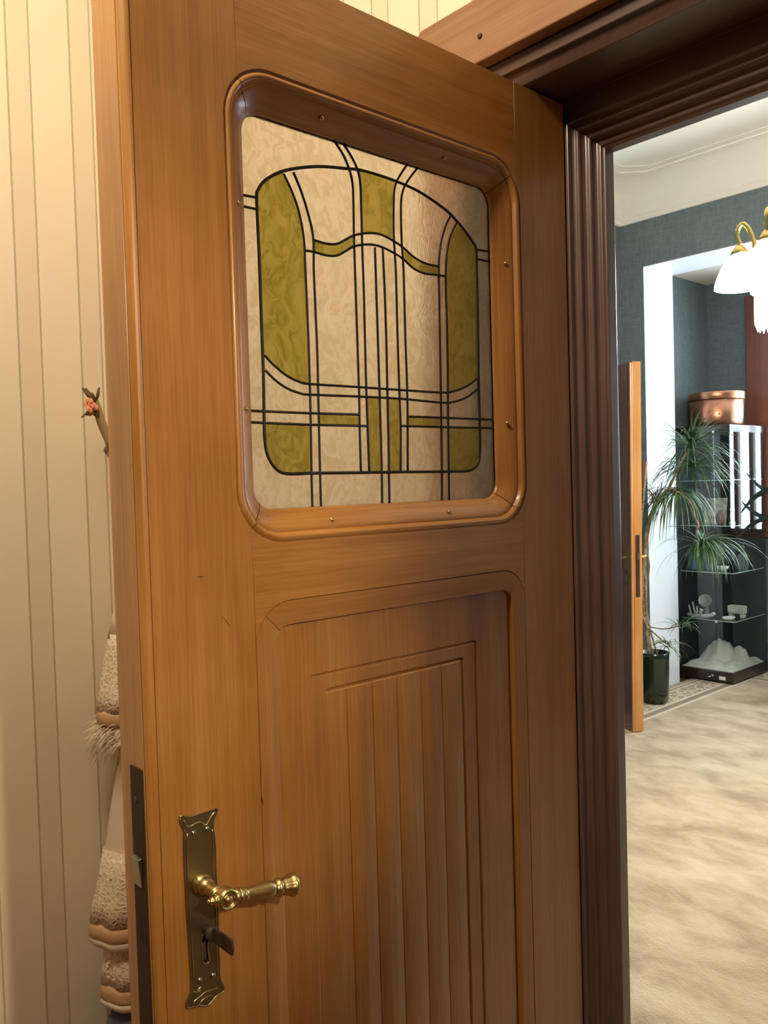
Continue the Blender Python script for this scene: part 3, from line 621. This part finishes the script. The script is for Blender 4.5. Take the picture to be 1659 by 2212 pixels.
obj('finial', lathe([(.006, .010), (.0072, .0135), (.0060, .0150), (.0040, .0160), (.0052, .0185), (.0048, .0205), (.0026, .0218), (.0032, .0235), (.0028, .0250), (.0008, .0262)], (BX, BY, BZ), -ax, 20), M['brass'], LV, True)
# nicks in the face
for c, q, ll in (((-.7295, 1.3905), 0, .011), ((-.6950, 1.3300), -50, .020), ((-.6485, 1.0815), -80, .014)):
    u = Vector((0, math.cos(R(q)), math.sin(R(q)))); o_ = Vector((.0001, c[0], c[1]))
    obj('nick', tube([o_-u*ll/2, o_, o_+u*ll/2], [.0002, .0008, .0002], 5, flat=.4), M['black'], D)
# key
K = empty('key', (.003, -.7405, .944), 'dark flat-bowed key stuck in the keyhole under the brass lever', 'key')
obj('collar', lathe([(.0045, -.002), (.0045, .014), (.0085, .014), (.0094, .0155), (.0094, .0200), (.0084, .0215), (.004, .0220)], (.003, -.7430, .9435), (1, 0, 0), 24), M['iron'], K, True)
kb = [(.0245, .0095), (.0245, -.0095), (.068, -.0098), (.0705, 0), (.068, .0100)]
obj('bow', ([(x, -.7430+y, .9435+z) for y in (-.0016, .0016) for x, z in kb], [(0, 1, 2, 3, 4)[::-1], (5, 6, 7, 8, 9)]+[(i, (i+1) % 5, 5+(i+1) % 5, 5+i) for i in range(5)]), M['iron'], K, bevel=.0008)

# ------------------------------------------------------------------ far door
def lean(g, k=.012): return [(v[0]+k*v[2], v[1], v[2]) for v in g[0]], g[1]
E0 = Vector((-1.748, 3.09, 0)); n_ = Vector((.447, .894, 0)); l_ = Vector((-.894, .447, 0))
def fbox(a0, a1, b0, b1, z0, z1):          # a along the leaf away from the edge, b across its thickness
    g_ = box(a0, a1, b0, b1, z0, z1); return lean(([tuple(E0+l_*v[0]+n_*v[1]+Vector((0, 0, v[2]))) for v in g_[0]], g_[1]))
fd = empty('door_2', tuple(E0), 'second door standing open in the far room, seen nearly edge-on', 'door', kind='structure')
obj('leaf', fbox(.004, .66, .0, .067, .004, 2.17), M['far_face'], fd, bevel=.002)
obj('closing_edge', fbox(-.001, .004, .014, .067, .004, 2.172), M['far_edge'], fd, bevel=.001)
obj('edge_bead', fbox(-.004, .010, -.004, .011, .004, 2.165), M['far_edge'], fd, bevel=.003)
obj('lock_plate', fbox(-.0025, .002, .022, .050, .80, 1.165), M['lock'], fd)
obj('latch_bolt', fbox(-.007, .002, .031, .042, 1.02, 1.06), M['steel'], fd)
obj('bolt_slot', fbox(-.0031, .002, .031, .042, .92, .97), M['black'], fd)
def fp(a, b, z): v = E0+l_*a+n_*b+Vector((.012*z, 0, z)); return v
pb = obj('door_plate', fbox(.035, .075, -.004, 0, .88, 1.12), M['bronze'], fd)
obj('keyhole', fbox(.050, .060, -.0046, -.003, .93, .965), M['black'], fd)
obj('lever_handle', join(lathe([(.011, 0), (.009, .01), (.007, .04), (.012, .045), (.012, .06), (.004, .066)], fp(.055, -.003, 1.03), -n_, 16)), M['brass'], fd, True)
obj('lever_handle', join(lathe([(.011, 0), (.009, .01), (.007, .03), (.013, .038), (.013, .055), (.004, .06)], fp(.050, .066, 1.03), n_, 16)), M['brass'], fd, True)

# ------------------------------------------------------------------ glass display cabinet
c0, c1, d0, d1, H = -2.262, -1.837, 4.547, 5.105, 1.857
C = empty('display_cabinet', ((c0+c1)/2, (d0+d1)/2, 0), 'dark wood and glass display cabinet standing in the bay corner', 'cabinet')
obj('base', box(c0, c1, d0, d1, .012, .085), M['cab_wood'], C, bevel=.003)
obj('top', box(c0, c1, d0, d1, 1.805, H), M['cab_wood'], C, bevel=.003)
obj('back_panel', box(c0+.004, c1-.004, d1-.014, d1, .085, 1.805), M['cab_back'], C)
obj('side_panel', box(c0, c0+.012, d0+.004, d1-.014, .085, 1.805), M['cab_back'], C)
for a, b in ((c0+.014, c0+.30), (c0+.304, c1-.006)):
    obj('glass_door', box(a, b, d0+.004, d0+.009, .088, 1.802), M['vitrine'], C)
obj('glass_side', box(c1-.006, c1-.001, d0+.010, d1-.015, .085, 1.805), M['vitrine'], C)
M['shelf'] = clear_glass('shelf_glass', (.86, .92, .91, 1))
M['shelf_edge'] = plain('polished_glass_edge', srgb(190, 214, 210), .15)
for z in (.44, .79, 1.13, 1.46):
    s_ = obj('shelf', box(c0+.013, c1-.012, d0+.05, d1-.015, z, z+.006), M['shelf'], C)
    obj('shelf_edge', join(box(c0+.013, c1-.012, d0+.0485, d0+.0498, z, z+.006), box(c1-.0118, c1-.0105, d0+.05, d1-.02, z, z+.006)), M['shelf_edge'], s_)
for z in (.437, 1.80): obj('hinge', box(c0+.296, c0+.312, d0-.002, d0+.004, z, z+.018), M['chrome'], C)
obj('lock', join(lathe([(.010, 0), (.010, .012), (.006, .014)], (c0+.272, d0+.002, .052), (0, -1, 0), 14), lathe([(.006, 0), (.006, .025)], (c0+.262, d0-.010, .044), (-1, -.3, -.3), 10)), M['chrome'], C, True)
obj('sticker', box(c0+.318, c0+.366, d0-.0006, d0+.001, .026, .052), M['paper'], C)
for a in (c0+.03, c1-.03):
    for b in (d0+.03, d1-.03): obj('foot', lathe([(.012, 0), (.014, .013)], (a, b, 0), n=12), M['chrome'], C)
# things in and on the cabinet
cq = Vector((-2.050, 4.785, H))
cp = empty('copper_pot', tuple(cq), 'round copper pot with a banded rim standing on top of the cabinet', 'pot')
obj('body', lathe([(.02, .004), (.172, .004), (.182, .014), (.187, .07), (.192, .215), (.186, .215), (.178, .014), (.02, .010)], cq, n=56, cap=False), M['copper'], cp, True)
obj('rim_band', lathe([(.1935, .196), (.1965, .199), (.1975, .246), (.195, .250), (.189, .248), (.189, .198)], cq, n=56, cap=False), M['copper'], cp, True)
obj('rivet', lathe([(.006, 0), (.004, .003), (.001, .004)], cq+Vector((.190*math.cos(R(-58)), .190*math.sin(R(-58)), .085)), (math.cos(R(-58)), math.sin(R(-58)), 0), 10), M['iron'], cp, True)
rng = random.Random(3)
def heap(x0, x1, y0, y1, z, bumps, n=34):
    V, F = [], []
    for j in range(n):
        for i in range(n):
            x = x0+(x1-x0)*i/(n-1); y = y0+(y1-y0)*j/(n-1)
            e = min(i, n-1-i, j, n-1-j)/(n*.14); e = min(1, e)**.5
            h = .028+.010*math.sin(x*41+y*17)+.008*math.sin(y*53-x*23)+.005*math.sin(x*97)*math.cos(y*83)
            for bx, by, br, bh in bumps: h += bh*math.exp(-(((x-bx)**2+(y-by)**2)/(br*br))**1.8)*(1+.10*math.sin(x*150+y*60))
            V.append((x, y, z+max(.001, h*e)))
    for j in range(n-1):
        for i in range(n-1): F.append((j*n+i, j*n+i+1, (j+1)*n+i+1, (j+1)*n+i))
    return V, F
obj('crumpled_cloth', heap(c0+.02, c1-.012, d0+.02, d1-.03, .0855, [(-2.09, 4.90, .085, .13), (-1.945, 4.90, .055, .10), (-2.2, 4.85, .05, .07), (-1.88, 4.75, .03, .03)]), M['cloth'], smooth=True, sub=1, label='heap of crumpled white cloth on the cabinet floor', cat='cloth')
# coral on the low shelf
cz = .446
br = [tube([(-2.20+.03*i*.9, 4.635+.02*math.sin(i*2), cz+.02), (-2.205+.028*i, 4.635, cz+.05+.02*(i % 2)), (-2.215+.03*i, 4.635, cz+.09+.025*math.sin(i*1.7))], [.010, .007, .006], 7) for i in (0, 1, 2, 3)]
br.append(tube(spline([(-2.22, 4.635, cz+.018), (-2.17, 4.625, cz+.012), (-2.11, 4.635, cz+.014), (-2.05, 4.645, cz+.025), (-2.02, 4.645, cz+.042)], 5), .013, 8))
br.append(tube([(-2.12, 4.625, cz+.012), (-2.115, 4.625, cz+.055), (-2.10, 4.625, cz+.06)], [.01, .009, .008], 7))
obj('coral', join(*br), M['coral'], smooth=True, label='branched white coral on the low shelf, left side of the cabinet', cat='coral')
obj('stone_slab', join(box(-1.99, -1.865, 4.78, 4.84, cz+.030, cz+.088), box(-1.985, -1.955, 4.785, 4.835, cz, cz+.03), box(-1.90, -1.87, 4.785, 4.835, cz, cz+.03)), M['slab'], smooth=False, bevel=.008, label='pale block-shaped stone lying on the low cabinet shelf', cat='stone')
obj('oblong_dish', lathe([(.004, .002), (.05, .002), (.06, .016), (.056, .016), (.047, .006), (.004, .005)], (-1.935, 4.69, cz), n=28, sx=1, sy=.7, cap=False), M['coral'], smooth=True, label='shallow white dish on the low shelf in front of the pale stone', cat='dish')
sh = lathe([(.002, 0), (.022, .004), (.040, .014), (.050, .028), (.047, .030), (.036, .017), (.002, .004)], (-2.165, 4.80, cz+.10), (.2, -.9, .35), 26, cap=False, flute=lambda k, th: 1+.06*math.cos(14*th))
obj('scallop_shell', join(sh, lathe([(.022, 0), (.018, .05), (.008, .10)], (-2.165, 4.805, cz), n=12)), M['shell'], smooth=True, label='silvery fan shell propped behind the coral on the low shelf', cat='shell')
sz = .796
def vase(x, y, z, s, label):
    return obj('glass_vase', lathe([(.004, .001), (.040*s, .001), (.046*s, .01), (.050*s, .09*s), (.048*s, .12*s), (.044*s, .12*s), (.042*s, .012), (.004, .008)], (x, y, z), n=26, cap=False), M['blue_glass'], smooth=True, label=label, cat='vase', group='blue glass vessels on the middle shelf')
vase(-2.20, 4.70, sz, 1.05, 'blue glass vase at the left end of the middle shelf')
vase(-2.09, 4.73, sz, .75, 'small blue glass vase beside the larger blue one')
bt = empty('glass_bottle', (-1.885, 4.82, sz), 'clear stoppered glass bottle on the middle shelf, right side', 'bottle')
obj('body', lathe([(.004, .001), (.034, .001), (.038, .008), (.038, .10), (.032, .118), (.013, .128), (.012, .150), (.016, .153), (.004, .153)], (-1.885, 4.82, sz), n=24, cap=False), M['bottle'], bt, True)
obj('stopper', lathe([(.010, .1535), (.014, .160), (.016, .172), (.012, .184), (.004, .188)], (-1.885, 4.82, sz), n=18), M['bottle'], bt, True)
obj('porcelain_bowl', lathe([(.004, .002), (.022, .002), (.035, .016), (.042, .034), (.039, .034), (.030, .014), (.004, .007)], (-1.985, 4.72, sz), n=24, cap=False), M['paper'], smooth=True, label='small white bowl in the middle of the middle shelf', cat='bowl')
obj('stone_disc', join(lathe([(.004, -.012), (.115, -.012), (.128, 0), (.118, .010), (.09, .014), (.05, .012), (.004, .02)], (-2.13, 4.94, sz+.130), (.1, -1, .12), 32), box(-2.19, -2.07, 4.93, 4.98, sz, sz+.012)), M['disc'], smooth=True, label='round dark grey disc standing upright at the back of the middle shelf', cat='ornament')
pz = 1.136
obj('earthenware_jug', lathe([(.004, .001), (.020, .001), (.030, .02), (.033, .05), (.022, .075), (.015, .09), (.017, .105), (.013, .105), (.004, .06)], (-2.02, 4.76, pz), n=22, cap=False), M['terracotta'], smooth=True, label='small brown earthenware jug on the upper glass shelf', cat='jug')
obj('small_figurine', join(lathe([(.022, 0), (.024, .01), (.012, .03), (.016, .06), (.010, .09)], (-1.95, 4.80, pz), n=16), ball((-1.95, 4.80, pz+.105), .017)), M['coral'], smooth=True, label='small pale figurine on the upper glass shelf beside the jug', cat='figurine')
obj('picture_card', ([(-2.22, 4.90, pz+.001), (-2.06, 4.93, pz+.001), (-2.06, 4.96, pz+.19), (-2.22, 4.93, pz+.19)], [(0, 1, 2, 3)]), M['slab'], solid=.003, label='pale card leaning at the back of the upper glass shelf', cat='card')

# ------------------------------------------------------------------ potted dragon tree
PX, PY = -2.016, 3.79
D2 = empty('potted_dragon_tree', (PX, PY, 0), 'tall drooping strap-leaved plant in a dark green glazed pot by the white pillar', 'potted plant')
pt = obj('pot', lathe([(.004, .002), (.078, .002), (.080, .010), (.083, .012), (.086, .030), (.090, .032), (.092, .10), (.097, .30), (.098, .335), (.094, .338), (.089, .335), (.087, .30), (.004, .30)], (PX, PY, 0), n=40, cap=False), M['pot'], D2, True)
obj('soil', lathe([(.001, .012), (.05, .010), (.0865, .002)], (PX, PY, .300), n=24, cap=False), M['soil'], pt, True)
TR = [(-2.040, 3.780, .305), (-2.072, 3.780, .574), (-2.077, 3.780, .822), (-2.055, 3.780, 1.040), (-2.017, 3.780, 1.226), (-1.978, 3.780, 1.333)]
TR2 = [(-2.031, 3.800, .305), (-2.068, 3.795, .509), (-2.048, 3.76, .729), (-2.070, 3.795, .930), (-2.042, 3.765, 1.132), (-1.997, 3.795, 1.287), (-1.975, 3.790, 1.345)]
TR3 = [(-2.00, 3.81, .305), (-2.045, 3.80, .48), (-2.082, 3.80, .70), (-2.050, 3.81, .90), (-2.066, 3.80, 1.08), (-2.005, 3.79, 1.24), (-1.975, 3.785, 1.34)]
for p_, r_ in ((TR, .012), (TR2, .008), (TR3, .006)): obj('stem', tube(spline(p_, 7), r_, 8), M['stem'], D2, True)
SR = [(-1.978, 3.785, 1.335), (-1.925, 3.80, 1.402), (-1.869, 3.80, 1.416), (-1.805, 3.80, 1.383), (-1.755, 3.80, 1.341), (-1.724, 3.80, 1.287), (-1.713, 3.80, 1.228), (-1.692, 3.80, 1.190), (-1.708, 3.80, 1.152), (-1.699, 3.80, 1.102), (-1.666, 3.80, 1.070)]
ST = [(-1.978, 3.785, 1.335), (-1.920, 3.82, 1.402), (-1.869, 3.82, 1.482), (-1.818, 3.82, 1.586), (-1.746, 3.82, 1.690)]
SL = [(-2.079, 3.75, .60), (-2.05, 3.75, .53), (-1.998, 3.75, .477), (-1.900, 3.75, .410)]
SB = [(-2.06, 3.80, .50), (-1.96, 3.83, .49), (-1.86, 3.85, .52)]
for p_, r_ in ((SR, .006), (ST, .008), (SL, .005), (SB, .004)): obj('stem', tube(spline(p_, 6), r_, 7), M['stem'], D2, True)
def crown(c, n, ln, mat_, seed, dirz=.5, droop=1.0, wd=.0055, bias=(0, 0, 0)):
    rg = random.Random(seed); gs = []
    for i in range(n):
        th = rg.uniform(0, 2*math.pi); el = rg.uniform(-.35, 1.0)*dirz+rg.uniform(-.1, .3)
        d = Vector((math.cos(th)*math.cos(el), .75*math.sin(th)*math.cos(el), math.sin(el)))+Vector(bias); d.normalize()
        l = ln*rg.uniform(.55, 1.1); m = 9; P, wid = [], []
        kk = droop*rg.uniform(.6, 1.4); wv = rg.uniform(-.3, .3)
        p = Vector(c)+Vector((rg.uniform(-1, 1), rg.uniform(-1, 1), rg.uniform(-1, 1)))*.02
        v = d.copy()
        for j in range(m+1):
            t = j/m; P.append(p.copy()); wid.append(wd*rg.uniform(.9, 1.05)*(min(1, .45+t*3)*(1-t**2.2)+.03))
            v = (v+Vector((wv*.08*math.sin(t*6), 0, -.24*kk*(.25+t)))).normalized(); p = p+v*(l/m)
        P = [Vector((max(q.x, -2.33), min(q.y, 4.005) if q.x < -2.14 else q.y, q.z)) for q in P]
        sd = Vector((-math.sin(th), math.cos(th), .25*rg.uniform(-1, 1)))
        gs.append(ribbon(P, wid, sd))
    return obj('leaf_crown', join(*gs), mat_, D2, True)
crown((-1.746, 3.82, 1.690), 110, .40, M['leaf'], 1, .9, .9)
crown((-1.78, 3.90, 1.56), 85, .42, M['leaf'], 2, .5, 1.2)
crown((-1.88, 3.87, 1.41), 100, .54, M['leaf'], 3, .1, 1.9, .005, (0, .0, -.1))
crown((-1.975, 3.79, 1.345), 40, .24, M['leaf_dry'], 4, .9, .5, .004)
crown((-1.660, 3.80, 1.070), 60, .42, M['leaf'], 5, .35, 1.25, .0055, (.35, 0, .12))
crown((-1.650, 3.80, 1.070), 60, .30, M['leaf'], 15, .2, 2.6, .006, (.1, 0, -.2))
crown((-1.890, 3.75, .408), 34, .20, M['leaf_pale'], 6, .5, 1.2, .0045)
crown((-1.855, 3.85, .520), 22, .20, M['leaf'], 8, .6, .9, .0045, (.3, 0, .2))
# board leaning behind the far door
obj('wooden_board', ([(x+dx, y+dy, z) for z, x, y in ((0.002, -2.305, 3.90), (1.611, -2.169, 3.985)) for dx, dy in ((-.012, -.012), (.014, -.012), (.014, .012), (-.012, .012))], [(0, 1, 2, 3), (4, 5, 6, 7), (0, 1, 5, 4), (1, 2, 6, 5), (2, 3, 7, 6), (3, 0, 4, 7)]), M['board'], bevel=.002, label='narrow wooden board leaning in the corner behind the plant', cat='board')
# strap-leaved plant by the window, mostly outside the frame
AP = empty('strap_leaved_plant', (-1.36, 4.45, 0), 'plant with broad dark arching leaves at the right edge, before the cabinet', 'potted plant')
obj('pot', lathe([(.004, .002), (.12, .002), (.15, .30), (.155, .34), (.145, .34), (.13, .28), (.004, .28)], (-1.36, 4.45, 0), n=32, cap=False), M['terracotta'], AP, True)
obj('stem', tube([(-1.36, 4.45, .27), (-1.37, 4.45, .7), (-1.38, 4.45, 1.13)], [.03, .024, .02], 10), M['stem'], AP, True)
for q, w_ in (([(-1.38, 4.45, 1.13), (-1.43, 4.47, 1.27), (-1.50, 4.5, 1.345), (-1.614, 4.5, 1.411), (-1.702, 4.5, 1.508)], .024), ([(-1.38, 4.45, 1.12), (-1.45, 4.49, 1.33), (-1.53, 4.5, 1.385), (-1.61, 4.5, 1.36), (-1.68, 4.5, 1.305), (-1.745, 4.5, 1.23)], .026),
              ([(-1.38, 4.45, 1.11), (-1.49, 4.5, 1.175), (-1.617, 4.5, 1.211), (-1.70, 4.5, 1.270), (-1.735, 4.5, 1.31)], .022), ([(-1.38, 4.45, 1.10), (-1.50, 4.47, 1.20), (-1.64, 4.46, 1.16), (-1.76, 4.46, 1.05)], .022), ([(-1.38, 4.45, 1.12), (-1.33, 4.4, 1.3), (-1.22, 4.35, 1.38), (-1.10, 4.3, 1.32)], .024), ([(-1.38, 4.45, 1.12), (-1.30, 4.5, 1.25), (-1.15, 4.55, 1.25)], .024)):
    sp_ = spline(q, 5); m_ = len(sp_)
    obj('leaf', ribbon(sp_, [w_*(min(1, .5+2*i/m_)*(1-(i/m_)**3)+.02) for i in range(m_)], (.35, -.5, .8), .3), M['agave'], AP, True)

# ------------------------------------------------------------------ chandelier
hx, hy = -.40, 2.03
CH = empty('chandelier', (hx, hy, 2.03), 'brass chandelier with lit glass shades hanging in the far room', 'chandelier')
obj('rod', tube([(hx, hy, 3.50), (hx, hy, 2.20)], .008, 10), M['gold'], CH, True)
obj('ceiling_rose', lathe([(.06, 3.47), (.055, 3.485), (.02, 3.503)], (hx, hy, 0), n=24), M['gold'], CH, True)
obj('hub', lathe([(.012, 2.33), (.03, 2.30), (.034, 2.26), (.02, 2.21), (.012, 2.19)], (hx, hy, 0), n=20), M['gold'], CH, True)
shp = [(.020, .085), (.030, .078), (.042, .060), (.066, .030), (.082, -.005), (.090, -.030), (.093, -.048), (.088, -.050), (.084, -.030), (.06, .026), (.03, .066)]
for i in range(5):
    th = R(198)+i*2*math.pi/5; u = Vector((math.cos(th), math.sin(th), 0)); q = Vector((hx, hy, 0))
    rr = .165
    obj('arm', tube(spline([q+u*.02+Vector((0, 0, 2.27)), q+u*.09+Vector((0, 0, 2.30)), q+u*.118+Vector((0, 0, 2.41)), q+u*.145+Vector((0, 0, 2.462)), q+u*.165+Vector((0, 0, 2.455)), q+u*.172+Vector((0, 0, 2.425)), q+u*.160+Vector((0, 0, 2.385))], 6), .009, 10), M['gold'], CH, True)
    c_ = q+u*rr+Vector((0, 0, 2.27))
    hd = obj('lamp_shade', lathe(shp, c_, n=40, cap=False, flute=lambda k, t_: 1+.02*math.cos(20*t_)), M['shade'], CH, True)
    obj('cap', lathe([(.010, .118), (.020, .105), (.034, .082), (.030, .076)], c_, n=20), M['gold'], hd, True)
tr = []
for i in range(26):
    th = 2*math.pi*i/26; x, y = hx+.105*math.cos(th), hy+.105*math.sin(th)
    tr.append(tube([(x, y, 2.20), (x, y, 2.075), (hx+.103*math.cos(th), hy+.103*math.sin(th), 2.046)], [.0105, .0105, .001], 6))
obj('prism_skirt', join(*tr), M['prism'], CH, True)
lamp = light('chandelier_bulbs', 'POINT', (hx, hy, 2.14), 60, (1.0, .93, .82), .10)

# ------------------------------------------------------------------ things hanging behind the door
def tier(cx, cy, prof, sx=.5, n=40, wave=0, cap=False):
    return lathe(prof, (cx, cy, 0), n=n, sx=1, sy=1, cap=cap, flute=(lambda k, t_: 1+wave*math.sin(9*t_)) if wave else None)
def squash(g_, cx, k): return [(cx+(v[0]-cx)*k, v[1], v[2]) for v in g_[0]], g_[1]
GX, GY = -.82, -.36
LC = empty('lace_costume', (GX, GY, .38), 'cream lace and tulle costume with tan bands hanging behind the door', 'costume')
def tp(name, prof, m_, par, wave=.0, k=.55, gy=GY): return obj(name, squash(tier(GX, gy, prof, wave=wave), GX, k), m_, par, True, solid=.003)
r_ = lambda y: (GY-y)
tp('bodice', [(.075, 1.36), (.095, 1.29), (.115, 1.231), (.128, 1.18)], M['tulle'], LC, .03)
u1 = tp('lace_tier', [(.126, 1.19), (.133, 1.16), (.144, 1.11), (.153, 1.06), (.160, 1.026)], M['lace'], LC, .02)
tp('tan_band', [(.1585, 1.028), (.1605, 1.018), (.161, 1.000), (.158, .998)], M['tan_band'], LC, .01)
rg = random.Random(5); gs = []
for i in range(900):
    th = rg.uniform(0, 2*math.pi); c_ = Vector((GX+.140*.55*math.cos(th), GY+.140*math.sin(th), rg.uniform(.955, 1.0)))
    d = Vector((math.cos(th)*.6, math.sin(th), rg.uniform(-1.5, .5))).normalized()*rg.uniform(.03, .062)
    gs.append(tube([c_, c_+d*.6, c_+d+Vector((0, 0, -.012))], [.0012, .0009, .0003], 3))
gs.append(squash(tier(GX, GY, [(.145, 1.002), (.152, .985), (.154, .965), (.146, .940), (.13, .92)], wave=.05), GX, .55))
obj('fluff_trim', join(*gs), M['fluff'], LC, True)
tp('tulle_skirt', [(.100, .93), (.118, .890), (.135, .812), (.152, .715), (.165, .64), (.172, .57)], M['tulle'], LC, .03)
tp('lace_tier', [(.155, .72), (.166, .665), (.180, .615), (.190, .568)], M['lace'], LC, .035)
tp('tan_band', [(.189, .570), (.192, .556), (.193, .540), (.188, .537)], M['tan_band'], LC, .03)
tp('white_hem', [(.188, .540), (.192, .532), (.186, .518), (.178, .515)], M['fluff'], LC, .03)
tp('lace_tier', [(.150, .60), (.160, .52), (.167, .46), (.172, .425)], M['lace'], LC, .03)
tp('tan_band', [(.171, .427), (.174, .415), (.175, .397), (.172, .393)], M['tan_band'], LC, .02)
tp('white_hem', [(.171, .396), (.176, .388), (.171, .378), (.160, .376)], M['fluff'], LC, .02)
gs = []
for i in range(90):
    th = R(rg.uniform(170, 290)); z, rr = rg.choice([(rg.uniform(1.03, 1.17), None), (rg.uniform(.58, .70), None), (rg.uniform(.43, .50), None)])
    rr = .160-(z-1.026)*.24 if z > 1 else (.190-(z-.568)*.23 if z > .55 else .172-(z-.425)*.09)
    gs.append(ball((GX+rr*.56*math.cos(th), GY+rr*1.01*math.sin(th), z), .0022, 6, 4))
obj('pearl_beads', join(*gs), M['pearl'], LC, True)['kind'] = 'stuff'
tr_ = empty('blue_garment', (GX, GY, .0), 'slate-blue garment hanging below the lace costume behind the door', 'garment')
obj('cloth', squash(tier(GX, GY, [(.135, .374), (.160, .34), (.165, .2), (.17, .03)], wave=.05), GX, .5), M['denim'], tr_, True, solid=.003)
RO = empty('rose_ornament', (-.80, -.515, 1.69), 'dried pink rose with olive leaves on a pale ribbon behind the door edge', 'ornament')
rg = random.Random(9); gs = []
for i in range(16):
    th = i*2.4; rr = .0025*math.sqrt(i+1)
    c_ = Vector((-.80+.006*math.cos(i), -.521+rr*math.cos(th), 1.685+rr*math.sin(th)*1.5))
    gs.append(ball(c_, .0052, 8, 6, (.5, 1.0, 1.25)))
obj('rose', join(*gs), M['rose'], RO, True)
gs = []
for i in range(12):
    a = Vector((-.805, -.513, 1.69)); d = Vector((rg.uniform(-.4, .4), rg.uniform(-.6, .25), rg.choice([1, -1, 1])*rg.uniform(.5, 1))).normalized()*rg.uniform(.025, .042)
    gs.append(tube([a, a+d*.5+Vector((0, .003, 0)), a+d], [.005, .006, .003], 6, flat=.5))
obj('leaves', join(*gs), M['drygreen'], RO, True)
rb = spline([(-.805, -.515, 1.70), (-.82, -.500, 1.682), (-.85, -.478, 1.655), (-.90, -.44, 1.62)], 5)
obj('ribbon', ribbon(rb, [.012]*len(rb), (0, .6, .8), .1), M['ribbon'], RO, True, solid=.002)
obj('wall_hook', tube([(-.961, -.42, 1.60), (-.92, -.43, 1.61), (-.90, -.44, 1.625)], .006, 8), M['bronze'], RO, True)
